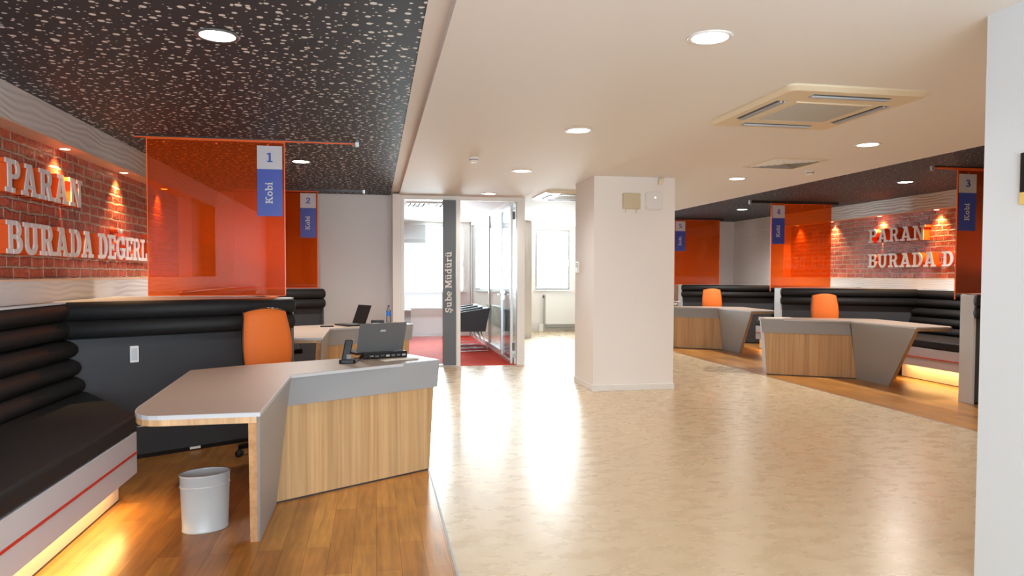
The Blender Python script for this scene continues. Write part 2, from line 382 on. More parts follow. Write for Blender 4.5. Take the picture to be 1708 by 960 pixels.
# column
struct('wall_column', MB().box(2.56, 3.58, 8.37, 9.19, 0, ZC+.02), 'wall_white')
bb = MB(); bb.box(2.548, 3.592, 8.358, 8.37, 0, .075); bb.box(2.548, 2.56, 8.37, 9.19, 0, .075); bb.box(3.58, 3.592, 8.37, 9.19, 0, .075)
struct('baseboard_column', bb, 'trim_white', .004)
# far window wall
def window_wall(name, y, x0, x1, wins, z0=1.02, z1=2.5, t=.25, zt=ZC+.05):
    w = MB(); xs = x0
    for a, b in wins:
        w.box(xs, a, y, y+t, 0, zt); w.box(a, b, y, y+t, 0, z0); w.box(a, b, y, y+t, z1, zt); xs = b
    w.box(xs, x1, y, y+t, 0, zt); return struct(name, w, 'wall_white')
window_wall('wall_far', 17.5, 2.13, 5.5, [(2.33, 3.08), (3.86, 4.74)])
window_wall('wall_office', 16.4, -1.6, 2.13, [(.6, 1.96)])
struct('wall_office', MB().box(-1.7, -1.6, 11.75, 16.65, 0, ZC+.05), 'wall_white')
struct('wall_office', MB().box(2.1, 2.16, 16.4, 17.75, 0, ZC+.05), 'wall_white')
struct('wall_far', MB().box(3.13, 3.38, 15.7, 17.5, 0, ZC+.02), 'wall_white')
struct('wall_corridor', MB().box(5.38, 5.5, 15.8, 17.5, 0, ZC+.02), 'wall_white')
wn = [0]
def window(x0, x1, y, z0, z1, handle=True):
    wn[0] += 1
    o = bpy.data.objects.new('window_%d' % wn[0], None); C.objects.link(o); o['kind'] = 'structure'; o.location = (x0, y, z0); o['_w'] = [x0, y, z0]
    f = MB(); s = .05
    f.box(x0, x1, y+.04, y+.1, z0, z0+s); f.box(x0, x1, y+.04, y+.1, z1-s, z1); f.box(x0, x0+s, y+.04, y+.1, z0+s, z1-s); f.box(x1-s, x1, y+.04, y+.1, z0+s, z1-s)
    f.build('window_frame', 'aluminium', o, .004)
    MB().box(x0-.03, x1+.03, y-.05, y+.04, z0-.03, z0).build('window_sill', 'trim_white', o, .003)
    MB().box(x0+s, x1-s, y+.06, y+.07, z0+s, z1-s).build('pane', 'glass', o)
    if handle:
        h = MB(); zz = z0+.42*(z1-z0); h.box(x1-.045, x1-.015, y+.025, y+.04, zz-.04, zz+.04); h.box(x1-.04, x1-.02, y+.005, y+.03, zz-.01, zz+.11)
        h.build('window_handle', 'trim_white', o, .003)
    return o
window(.6, 1.96, 16.4, 1.02, 2.5); window(2.33, 3.08, 17.5, 1.02, 2.5, False); window(3.86, 4.74, 17.5, 1.02, 2.5)
wf = window(-1.9, 2.6, -2.72, .2, 2.5, False)  # unseen front window, added for the light from behind the camera
for a, b, y in ((2.16, 3.1, 17.49), (3.4, 5.38, 17.49)):
    struct('baseboard_far', MB().box(a, b, y-.012, y+.01, 0, .08), 'trim_white', .003)
struct('baseboard_office', MB().box(-1.6, 2.09, 16.385, 16.4, 0, .09), 'trim_white', .003)
struct('floor', MB().box(-1.6, 2.13, 11.05, 16.4, .0, .008), 'carpet_red')

# ------------------------------------------------------------------ glass office front
GY = 11.0
def fr(x0, x1, y0, y1, z0, z1): return MB().box(x0, x1, y0, y1, z0, z1)
f = MB(); f.box(.37, 2.26, GY, GY+.06, ZC-.06, ZC); f.box(.37, .42, GY, GY+.06, 0, ZC-.06); f.box(1.195, 1.265, GY, GY+.06, 0, ZC-.06); f.box(2.14, 2.26, GY, GY+.1, 0, ZC-.06); f.box(.42, 1.195, GY, GY+.06, 0, .03)
struct('trim_4', f, 'trim_white', .003)
pw = struct('wall_glass', fr(.42, 1.195, GY+.025, GY+.037, .03, ZC-.06), 'glass')
# side glass wall of the office
f = MB(); f.box(2.11, 2.16, GY+.1, 16.4, 0, .1); f.box(2.11, 2.16, GY+.1, 16.4, ZC-.07, ZC); f.box(2.11, 2.16, 16.3, 16.4, .1, ZC-.07)
f.box(2.115, 2.155, 13.7, 13.74, .1, ZC-.07)
struct('trim_5', f, 'trim_white', .003)
struct('wall_glass', fr(2.13, 2.142, GY+.1, 16.3, .1, ZC-.07), 'glass')
# door leaf, hinged at the right post and swung in
dt = bpy.data.objects.new('door_1', None); C.objects.link(dt); dt['kind'] = 'structure'; dt.location = (2.08, GY+.08, .01); dt['_w'] = [2.08, GY+.08, .01]
DY0, DY1, DX = GY+.09, GY+.98, 2.07
f = MB(); f.box(DX-.02, DX+.02, DY0, DY0+.05, .012, 2.48); f.box(DX-.02, DX+.02, DY1-.05, DY1, .012, 2.48); f.box(DX-.02, DX+.02, DY0+.05, DY1-.05, .012, .07); f.box(DX-.02, DX+.02, DY0+.05, DY1-.05, 2.43, 2.48)
f.build('door_frame', 'aluminium', dt, .003)
MB().box(DX-.005, DX+.005, DY0+.05, DY1-.05, .07, 2.43).build('pane', 'glass', dt)
h = MB()
for s in (-1, 1):
    h.lathe([(.026, 0), (.026, .008)], (DX+s*.021 if s > 0 else DX-.029, DY1-.03, 1.07), 16, (1, 0, 0))
    h.tube([(DX+s*.02, DY1-.03, 1.07), (DX+s*.07, DY1-.03, 1.07), (DX+s*.075, DY1-.05, 1.07), (DX+s*.075, DY1-.17, 1.07)], .009)
h.box(DX-.024, DX+.024, DY1-.052, DY1+.002, .98, 1.14)
h.build('door_handle', 'chrome', dt)
hg = MB()
for z in (.22, 2.25): hg.box(DX+.01, DX+.05, DY0-.02, DY0+.02, z, z+.12)
hg.build('hinge', 'grey_plastic', dt, .002)

# ------------------------------------------------------------------ slab-serif glyphs (cap height 1)
def Rr(x0, y0, x1, y1): return [(x0, y0), (x1, y0), (x1, y1), (x0, y1)]
def arc(cx, cy, ro, rO, ri, rI, a0, a1, n=9):
    out = []
    for k in range(n):
        a = math.radians(a0+(a1-a0)*k/n); b = math.radians(a0+(a1-a0)*(k+1)/n)
        out.append([(cx+ri*math.cos(a), cy+rI*math.sin(a)), (cx+ro*math.cos(a), cy+rO*math.sin(a)), (cx+ro*math.cos(b), cy+rO*math.sin(b)), (cx+ri*math.cos(b), cy+rI*math.sin(b))])
    return out
T = .14
def glyph(c):
    g = []; w = .9
    if c in 'PRB':
        g = [Rr(.14, 0, .36, 1), Rr(0, 1-T, .14, 1), Rr(0, 0, .14, T)]
        lo = .42 if c != 'B' else .45
        g += [Rr(.36, 1-T, .56, 1), Rr(.36, lo, .56, lo+T-.01)] + arc(.56, (1+lo)/2, .3, (1-lo)/2, .1, (1-lo)/2-T, -90, 90)
        w = .88
        if c == 'P': g += [Rr(.36, 0, .52, T)]
        if c == 'R': g += [Rr(.36, 0, .47, T), [(.5, .46), (.72, .46), (.9, 0), (.68, 0)], Rr(.72, 0, 1.02, T)]; w = 1.02
        if c == 'B': g += [Rr(.36, 0, .58, T)] + arc(.58, .28, .33, .28, .12, .28-T+.02, -90, 90); w = .93
    elif c == 'A':
        g = [[(.1, 0), (.31, 0), (.62, 1), (.42, 1)], [(.74, 0), (.96, 0), (.66, 1), (.44, 1)], Rr(.28, .22, .8, .35), Rr(0, 0, .42, T), Rr(.64, 0, 1.07, T), Rr(.24, 1-T, .6, 1)]; w = 1.07
    elif c == 'N':
        g = [Rr(.13, 0, .31, 1), Rr(.78, 0, .96, 1), [(.2, 1), (.42, 1), (.94, 0), (.72, 0)], Rr(0, 0, .45, T), Rr(0, 1-T, .2, 1), Rr(.64, 1-T, 1.1, 1)]; w = 1.1
    elif c == 'U':
        g = [Rr(.12, .3, .34, 1), Rr(.66, .3, .88, 1), Rr(0, 1-T, .46, 1), Rr(.54, 1-T, 1, 1)] + arc(.5, .32, .38, .34, .16, .18, 180, 360, 12); w = 1
    elif c == 'D':
        g = [Rr(.13, 0, .35, 1), Rr(0, 0, .13, T), Rr(0, 1-T, .13, 1), Rr(.35, 0, .46, T), Rr(.35, 1-T, .46, 1)] + arc(.46, .5, .46, .5, .23, .36, -90, 90, 12); w = .93
    elif c == 'E':
        g = [Rr(.13, 0, .35, 1), Rr(0, 0, .13, T), Rr(0, 1-T, .13, 1), Rr(.35, 0, .82, T), Rr(.35, 1-T, .8, 1), Rr(.35, .44, .6, .57), Rr(.68, T, .82, .3), Rr(.66, .72, .8, 1-T), Rr(.55, .36, .64, .65)]; w = .84
    elif c in 'GĞ':
        g = arc(.48, .5, .48, .5, .25, .35, 40, 345, 18) + [Rr(.52, .38, 1.0, .51), Rr(.72, .1, .93, .4), Rr(.74, .64, .88, 1)]; w = 1
        if c == 'Ğ': g += arc(.48, 1.32, .24, .2, .12, .08, 190, 350, 8)
    elif c == 'L':
        g = [Rr(.14, 0, .36, 1), Rr(0, 0, .14, T), Rr(0, 1-T, .52, 1), Rr(.36, 0, .82, T), Rr(.68, T, .82, .36)]; w = .84
    elif c in 'Iİ':
        g = [Rr(.14, 0, .36, 1), Rr(0, 0, .5, T), Rr(0, 1-T, .5, 1)]; w = .5
        if c == 'İ': g += [Rr(.14, 1.1, .36, 1.28)]
    elif c == 'K':
        g = [Rr(.12, 0, .3, 1), Rr(0, 0, .44, T), Rr(0, 1-T, .44, 1), [(.28, .36), (.44, .48), (.86, .98), (.66, .98)], [(.4, .52), (.52, .64), (.96, .02), (.72, .02)], Rr(.6, 1-T, 1, 1), Rr(.62, 0, 1.04, T)]; w = 1.04
    elif c == 'o': g = arc(.36, .36, .36, .37, .18, .24, 0, 360, 20); w = .72
    elif c == 'b': g = [Rr(.12, 0, .3, 1.04), Rr(0, .92, .14, 1.04)] + arc(.42, .36, .35, .37, .18, .24, -150, 150, 18); w = .78
    elif c == 'd': g = [Rr(.48, 0, .66, 1.04), Rr(.34, .92, .5, 1.04), Rr(.64, 0, .8, .12)] + arc(.36, .36, .35, .37, .18, .24, 30, 330, 18); w = .82
    elif c == 'i': g = [Rr(.12, 0, .3, .72), Rr(0, .6, .14, .72), Rr(0, 0, .42, .12), Rr(.11, .84, .31, 1.03)]; w = .42
    elif c in 'uü':
        g = [Rr(.1, .26, .28, .72), Rr(0, .6, .12, .72), Rr(.54, 0, .72, .72), Rr(.42, .6, .56, .72), Rr(.7, 0, .84, .12)] + arc(.36, .28, .26, .29, .09, .16, 180, 350, 10); w = .86
        if c == 'ü': g += [Rr(.14, .84, .3, 1), Rr(.46, .84, .62, 1)]
    elif c == 'e': g = arc(.36, .36, .36, .37, .19, .25, 0, 320, 18) + [Rr(.1, .31, .7, .42)]; w = .72
    elif c == 'r': g = [Rr(.12, 0, .3, .72), Rr(0, .6, .14, .72), Rr(0, 0, .44, .12)] + arc(.46, .46, .28, .27, .1, .12, 40, 150, 8); w = .68
    elif c == 'M': g = [Rr(.12, 0, .28, 1), Rr(.96, 0, 1.14, 1), [(.16, 1), (.38, 1), (.68, .22), (.56, .1)], [(.88, 1), (1.1, 1), (.7, .1), (.58, .22)], Rr(0, 0, .42, T), Rr(.82, 0, 1.28, T), Rr(0, 1-T, .2, 1), Rr(1.08, 1-T, 1.28, 1)]; w = 1.28
    elif c == 'Ş':
        g = arc(.38, .73, .34, .28, .14, .14, 30, 270, 12) + arc(.38, .29, .36, .3, .15, .15, -150, 90, 12) + [Rr(.6, .68, .72, 1), Rr(.02, 0, .14, .34), Rr(.32, -.14, .44, 0), Rr(.3, -.26, .52, -.15)]; w = .8
    elif c == '1': g = [Rr(.24, 0, .46, 1), Rr(.06, 0, .64, T), [(.04, .78), (.24, .84), (.24, 1), (.04, .9)]]; w = .66
    elif c == '2': g = arc(.36, .7, .34, .3, .15, .15, -20, 175, 12) + [[(.02, .14), (.26, .14), (.68, .6), (.5, .66)], Rr(.02, 0, .7, .15), Rr(.58, .15, .7, .28)]; w = .72
    elif c == '3': g = arc(.34, .73, .33, .27, .14, .14, -80, 165, 12) + arc(.34, .29, .36, .29, .15, .15, -165, 85, 12) + [Rr(.26, .45, .42, .58)]; w = .7
    elif c == '4': g = [Rr(.42, 0, .62, 1), [(0, .26), (.18, .26), (.5, 1), (.34, 1)], Rr(0, .22, .76, .36), Rr(.28, 0, .76, .13)]; w = .76
    elif c == '5': g = [Rr(.08, .5, .24, 1), Rr(.08, .86, .64, 1)] + arc(.34, .32, .36, .32, .16, .18, -160, 120, 14); w = .72
    return g, w
def text_polys(txt, size, gap=.09, squeeze=1.):
    x = 0; out = []
    for c in txt:
        if c == ' ': x += .42; continue
        g, w = glyph(c); out.append((c, [[((x+px)*size*squeeze, py*size) for px, py in p] for p in g])); x += w+gap
    return out, (x-gap)*size*squeeze

# ------------------------------------------------------------------ slogan letters on the brick walls
def slogan(side):
    m = 1 if side == 'left' else -1
    xface = -2.42 if m > 0 else 8.2
    xbrick = XL-.16 if m > 0 else XR+.16
    # left wall: text runs away from the camera (+y); right wall: towards the camera (-y)
    ay = m
    y_start = 5.40 if m > 0 else 11.02
    lines = [('PARAN', 1.945, 1.29), ('BURADA DEĞERLİ' if m > 0 else 'BURADA DEĞE', 1.532, None)]
    size = .225; _, wP = text_polys('PARAN', size); sq = 1.29/wP
    for txt, zb, _w in lines:
        polys, _ = text_polys(txt, size, squeeze=sq)
        flat = txt.replace(' ', '')
        words = txt.replace('DEĞE', 'DEĞERLİ') if m < 0 and 'DEĞ' in txt else txt
        words = words.replace('DEĞERLİRLİ', 'DEĞERLİ').split(' ')
        seq = [(wd, i) for wd in words for i in range(len(wd))]
        for (c, pl), (wd, i) in zip(polys, seq):
            if i == 0: pos = f'that begins {wd}'
            elif i == len(wd)-1: pos = f'that ends {wd}'
            else: pos = f'between {wd[i-1]} and {wd[i+1]} in {wd}'
            cy = sum(p[0] for q in pl for p in q)/sum(len(q) for q in pl)
            t = thing('wall_letter', f'white slab-serif letter {c} {pos} on the {side} brick wall', 'letter', (xface, y_start+ay*cy, zb), f'slogan letters on the {side} brick wall')
            a = MB(); b = MB(); nrm = (1, 0, 0) if m > 0 else (-1, 0, 0); d = abs(xbrick-xface)
            for iq, q in enumerate(pl):
                e_ = .00025*iq
                a.prism_on(q, (xface, y_start, zb), (0, ay, 0), (0, 0, 1), tuple(-d*n-.01*n for n in nrm), tuple((-.004-e_)*n for n in nrm))
                b.prism_on(q, (xface, y_start, zb), (0, ay, 0), (0, 0, 1), tuple((-.0035-e_)*n for n in nrm), tuple((.004+e_)*n for n in nrm))
            a.build('letter_body', 'letter_side', t)['label'] = 'bright orange letter sides'
            b.build('letter_face', 'letter_white', t)
slogan('left'); slogan('right')

# ------------------------------------------------------------------ bays (virtual left coordinates, mirrored for the right)
SL = .643; Lp = math.hypot(1, SL); DU, DV = 1/Lp, SL/Lp    # partition direction
def fy(u, oy): return 6.51+oy+SL*(u+.8)
def partition(x0, m, oy, uw, ue, yb, label, cap='board_grey'):
    f0, f1 = fy(uw, oy), fy(ue, oy)
    t = thing('low_partition', label, 'partition', (x0+m*(uw+ue)/2, (f0+yb)/2, 0), 'low partitions between the desk bays')
    MB(x0, m).prism([(uw+.005, f0), (ue-.02, f1-.0129), (ue-.02, f1+.17), (ue-.45, yb), (uw+.005, yb)], 0, 1.165).build('body', 'dark_panel', t)
    MB(x0, m).prism([(ue-.02, f1-.03), (ue, f1-.02), (ue, f1+.17), (ue-.02, f1+.17)], 0, 1.19).build('end_cap', cap, t, .002)
    MB(x0, m).prism([(uw+.005, f0-.07), (ue-.02, f1-.07), (ue-.02, f1+.17), (ue-.45, yb), (uw+.005, yb)], 1.165, 1.192).build('ledge', 'board_grey', t, .002)
    MB(x0, m).prism([(uw+.3, fy(uw+.3, oy)-.006), (ue-.02, f1-.019), (ue-.02, f1-.012), (uw+.3, fy(uw+.3, oy)+.002)], 0, .03).build('plinth', 'black_plastic', t)
    n = Vector((DV, -DU, 0))
    for k, z in enumerate((1.128, .998)):
        a = Vector((uw+.02, fy(uw+.02, oy), z))+n*.045; b = Vector((ue+.0, fy(ue, oy), z))+n*.045
        MB(x0, m).roll(a, b, .075, .068, ends=(0, 1)).build('padded_roll', 'black_leather', t)
    return t
P1 = partition(0, 1, 0, XL, -.72, 7.12, 'low dark partition at the left, under the panel numbered 1', 'dark_panel')
partition(0, 1, 3.83, XL, -.72, 11.05, 'low dark partition under the panel numbered 2, before the white wall', 'dark_panel')
URW = -(XR-X0R)
partition(X0R, -1, .19, URW, -.585, 7.32, 'low partition with wide white end beside the near white wall')
partition(X0R, -1, 4.02, URW, -.585, 11.24, 'low dark partition behind the middle right desk, under the panel numbered 4')
partition(X0R, -1, 7.85, URW, -.585, 14.97, 'low dark partition behind the farthest right desk, under the panel numbered 5')

def bench(x0, m, y_near, oy, uf, uw, label):
    """bench along the side wall, ending at the partition; oy as in fy"""
    ub = -2.33 if m > 0 else URW
    uk = uf-.14
    ye = 4.70+oy+(uf+1.42)*.643      # end of the front edge
    t = thing('wall_bench', label, 'bench', (x0+m*(uf-.3), (y_near+ye)/2, 0), 'black upholstered wall benches')
    ex, ey = -.535, .845
    def endpt(u): return ye+(u-uf)/ex*ey
    ux = uf; 
    # where the end cut meets the partition face
    k = (fy(uf, oy)-ye)/(ey/ex*-1-(-SL)) if False else None
    # solve ye+(u-uf)*ey/ex = fy(u)-.01
    u_c = (6.51+oy+SL*.8-.012-ye+uf*ey/ex)/(ey/ex-SL)
    u_c = max(u_c, ub+.02)
    y_c = endpt(u_c); y_w = fy(ub+.02, oy)-.012
    seat = [(uf, y_near), (uf, ye), (u_c, y_c), (ub+.01, y_w), (ub+.01, y_near)]
    MB(x0, m).prism(seat, .452, .553).build('seat_cushion', 'black_leather', t, .018, 3)
    uo = uf-.0
    MB(x0, m).box(uo-.02, uo, y_near, ye-.005, .2, .448).build('front_board', 'board_grey', t, .001)
    MB(x0, m).box(uo, uo+.0025, y_near, ye-.005, .318, .332).build('red_stripe', 'stripe_red', t)
    bd = [(uo-.02, y_near), (uo-.02, ye+.0), (u_c+.0, y_c-.02), (ub+.01, y_w-.02), (ub+.01, y_near)]
    MB(x0, m).prism(bd, .24, .448).build('carcass', 'kick', t)
    MB(x0, m).box(uk-.02, uk, y_near, ye+.1, .01, .24).build('kick_board', 'kick', t)
    MB(x0, m).box(uk, uk+.002, y_near, ye+.1, .0, .01).build('kick_trim', 'dark_panel', t)
    MB(x0, m).box(uk+.02, uk+.03, y_near, ye-.05, .234, .24).build('light_strip', 'led_strip', t)
    d = bpy.data.lights.new('bench_light', 'AREA'); d.shape = 'RECTANGLE'; L = ye-.05-y_near; d.size = .05; d.size_y = L; d.energy = 3.4*L; d.color = (1, .64, .22)
    child_light('bench_light', d, t, (x0+m*(uk+.06), (y_near+ye)/2, .232), (0, m*-.35, 0))
    for k, z in enumerate((1.128, .998, .858, .728, .60)):
        lean = (0, .0, .02, .035, .055)[k]
        uc = ub+.115+lean; rx = .12
        yend = fy(uc+.1, oy)-(.09 if k < 2 else .02)
        MB(x0, m).roll((uc, y_near, z), (uc, yend, z), rx, .0715, ends=(0, 1), cap=.03).build('padded_roll', 'black_leather', t)
    # back filler and top ledge
    MB(x0, m).box(ub+.005, ub+.1, y_near, fy(ub+.1, oy)-.03, .553, 1.165).build('back_board', 'black_leather', t)
    MB(x0, m).box(ub+.005, ub+.2, y_near, fy(ub+.2, oy)-.075, 1.185, 1.197).build('ledge', 'board_grey', t)
    return t
bench(0, 1, .2, 0, -1.42, XL, 'black padded bench on glowing white base along the near left wall')
bench(X0R, -1, 7.2, 4.02, -1.27, XR, 'black padded bench with glowing base right of the middle right desk')
bench(X0R, -1, 11.02, 7.85, -1.27, XR, 'black padded bench with glowing base beside the farthest right desk')

def desk(x0, m, oy, label):
    zt = .785
    t = thing('service_desk', label, 'desk', (x0+m*-.3, 4.9+oy, 0), 'angled service desks')
    Y = lambda y: y+oy
    def rounded(p0, c, p1, n=6):
        return [((1-s)**2*p0[0]+2*s*(1-s)*c[0]+s*s*p1[0], (1-s)**2*p0[1]+2*s*(1-s)*c[1]+s*s*p1[1]) for s in [k/n for k in range(n+1)]]
    top = [(-.508, 3.37)]+rounded((-.93, 3.36), (-1.06, 3.36), (-1.085, 3.62))+[(-1.165, 4.92), (-.87, 5.13), (.24, 5.66), (.452, 5.24), (-.508, 4.585)]
    top = [(a, Y(b)) for a, b in top]
    cx = -.5; cy = Y(4.6)
    def ins(d):   # inset polygon roughly
        n = len(top); out = []
        for i in range(n):
            p, q, r = Vector(top[i-1]), Vector(top[i]), Vector(top[(i+1) % n])
            a = (q-p).normalized(); b = (r-q).normalized(); na = Vector((a.y, -a.x)); nb = Vector((b.y, -b.x))
            nn = (na+nb); nn = nn/max(.3, nn.length_squared/2) if nn.length > 1e-6 else na
            out.append(tuple(q+nn*d))
        return out
    area2 = sum(top[i-1][0]*top[i][1]-top[i][0]*top[i-1][1] for i in range(len(top)))
    sg = 1 if area2 < 0 else -1
    MB(x0, m).prism(top, zt-.02, zt-.002).build('edge_band', 'laminate_edge', t)
    MB(x0, m).prism(ins(sg*.004), zt-.004, zt).build('tabletop', 'laminate_top', t)
    core = ins(sg*.003); core[0] = (-.524, core[0][1]); core[-1] = (-.535, Y(4.62)); core[-2] = (.40, Y(5.26))
    MB(x0, m).prism(core, zt-.048, zt-.02).build('tabletop_core', 'oak_edge', t)
    # leg panel (leaning, splayed towards the aisle end)
    zb = zt-.048
    MB(x0, m).hexa([(-.612, Y(3.945), 0), (-.6, Y(3.945), 0), (-.6, Y(4.575), 0), (-.612, Y(4.575), 0)], [(-.522, Y(3.373), zt-.006), (-.51, Y(3.373), zt-.006), (-.51, Y(4.59), zt-.006), (-.522, Y(4.59), zt-.006)]).build('leg_panel', 'laminate_grey', t)
    MB(x0, m).hexa([(-.648, Y(3.94), 0), (-.612, Y(3.94), 0), (-.612, Y(4.575), 0), (-.648, Y(4.575), 0)], [(-.566, Y(3.41), zb), (-.528, Y(3.41), zb), (-.528, Y(4.59), zb), (-.566, Y(4.59), zb)]).build('leg_core', 'oak_edge', t)
    # front panel (oak) and fascia (grey)
    a = Vector((-.603, 4.575+oy)); b = Vector((.372, 5.19+oy)); d = (b-a).normalized(); n = Vector((-d.y, d.x))   # n points to the staff side
    def pt(s, off, z): p = a+d*s+n*off; return (p.x, p.y, z)
    Lb = (b-a).length
    s0t, s1t = .075, Lb+.05
    MB(x0, m).hexa([pt(0, 0, .012), pt(Lb, 0, .012), pt(Lb, .03, .012), pt(0, .03, .012)], [pt(s0t, 0, .6), pt(s1t-.01, 0, .6), pt(s1t-.01, .03, .6), pt(s0t, .03, .6)]).build('front_panel', 'oak', t)
    MB(x0, m).hexa([pt(.0, .006, 0), pt(Lb-.005, .006, 0), pt(Lb-.005, .03, 0), pt(.0, .03, 0)], [pt(.0, .006, .012), pt(Lb-.005, .006, .012), pt(Lb-.005, .03, .012), pt(.0, .03, .012)]).build('plinth', 'dark_panel', t)
    MB(x0, m).hexa([pt(s0t, -.012, .592), pt(s1t+.015, -.012, .592), pt(s1t+.015, .025, .592), pt(s0t, .025, .592)], [pt(.1, -.012, zt-.004), pt(Lb+.085, -.012, zt-.004), pt(Lb+.085, .025, zt-.004), pt(.1, .025, zt-.004)]).build('fascia', 'laminate_grey', t, .001)
    # aisle-end panel
    MB(x0, m).hexa([pt(Lb-.03, .03, 0), pt(Lb, .03, 0), (b.x-.165, b.y+.37, 0), (b.x-.2, b.y+.36, 0)], [pt(s1t-.04, .03, zt-.05), pt(s1t-.01, .03, zt-.05), (b.x-.12, b.y+.41, zt-.05), (b.x-.16, b.y+.4, zt-.05)]).build('end_panel', 'board_grey', t)
    return t
desk(0, 1, 0, 'oak and grey service desk nearest the camera at the left, with a laptop')
desk(0, 1, 3.82, 'oak and grey service desk behind the nearest left desk, bottle on it')
desk(X0R, -1, 4.2, 'oak and grey service desk in the middle of the right side, empty top')
desk(X0R, -1, 8.06, 'farthest right service desk, partly hidden by the white column')

def chair(loc, rz, label):
    t = thing('office_chair', label, 'chair', (0, 0, 0), 'orange office chairs')
    # local: faces -y (towards the desk); back at +y
    n, mrows = 10, 12; vs = []; fs = []
    for side in (0, 1):
        for j in range(mrows+1):
            v = j/mrows; z = .58+.53*v; hw = .168+.026*math.sin(PI*min(1, v*1.05))-.0*v
            if v > .9: pass
            for i in range(n+1):
                u = -1+2*i/n
                zz = z + (v**3)*(.03*(1-u*u)-.015); y = .22+.05*v-.05*(1-u*u)*.8 - .06*math.sin(v*PI)*.5 + side*.02
                vs.append((u*hw, y, zz))
    k = (n+1)*(mrows+1)
    for j in range(mrows):
        for i in range(n):
            a = j*(n+1)+i; fs.append((a, a+1, a+n+2, a+n+1)); a += k; fs.append((a+n+1, a+n+2, a+1, a))
    ring = [j*(n+1) for j in range(mrows+1)] + [mrows*(n+1)+i for i in range(1, n+1)] + [j*(n+1)+n for j in range(mrows-1, -1, -1)] + [i for i in range(n-1, 0, -1)]
    for q in range(len(ring)):
        a, b = ring[q], ring[(q+1) % len(ring)]; fs.append((a, b, b+k, a+k))
    mb = MB(); mb.add(vs, fs, True); mb.build('backrest', 'chair_orange', t)
    # black rim around the back
    pts = [vs[i] for i in ring]; pts = [(x*1.0, y+.024, z) for x, y, z in pts]; MB().tube(pts+[pts[0]], .009, 6).build('back_frame', 'black_plastic', t)
    s = MB(); s.prism([(-.2, -.24), (-.23, -.1), (-.23, .16), (-.18, .22), (.18, .22), (.23, .16), (.23, -.1), (.2, -.24), (0, -.26)], .44, .5)
    s.build('seat', 'black_leather', t, .02, 3)
    MB().tube([(0, .05, .42), (0, .24, .42), (0, .29, .5), (0, .28, .72)], .022, 8).build('back_support', 'black_plastic', t)
    MB().lathe([(.03, .1), (.03, .3), (.02, .3), (.02, .42), (.09, .42), (.09, .44)], (0, 0, 0), 16).build('gas_column', 'black_plastic', t)
    for sx in (-1, 1):
        MB().tube([(sx*.2, .05, .43), (sx*.27, .05, .45), (sx*.28, .05, .64)], .014, 8).build('armrest_post', 'black_plastic', t)
        MB().box(sx*.28-.035, sx*.28+.035, -.1, .14, .64, .665).build('armrest', 'black_plastic', t, .01)
    for q in range(5):
        a = 2*PI*q/5+1.223; c, sn = math.cos(a), math.sin(a)
        lg = MB().tube([(0, 0, .11), (c*.15, sn*.15, .105), (c*.31, sn*.31, .075)], .02, 8).build('base_leg', 'black_plastic', t)
        w = MB(); w.lathe([(.012, -.028), (.027, -.024), (.027, -.006), (.012, -.004), (.012, .004), (.027, .006), (.027, .024), (.012, .028)], (c*.31, sn*.31, .027), 14, (-sn, c, 0)); w.tube([(c*.31, sn*.31, .03), (c*.31, sn*.31, .08)], .01, 6)
        w.build('caster', 'black_plastic', t)
    t.location = loc; t.rotation_euler = (0, 0, rz); return t
ch1 = chair((-.725, 5.78, 0), -2.62+PI*0 + PI, 'orange-backed office chair behind the nearest left desk')
ch2 = copy_tree(ch1, (0, 0, 0), 'orange-backed office chair seen over the middle right desk'); ch2.location = (6.53, 9.62, 0); ch2.rotation_euler = (0, 0, -.35)
ch3 = copy_tree(ch1, (0, 0, 0), 'orange-backed office chair behind the farthest right desk'); ch3.location = (6.62, 13.5, 0); ch3.rotation_euler = (0, 0, -.3)
ch4 = copy_tree(ch1, (0, 0, 0), 'office chair whose black base shows under the second left desk'); ch4.location = (-1.15, 9.15, 0); ch4.rotation_euler = (0, 0, .5)

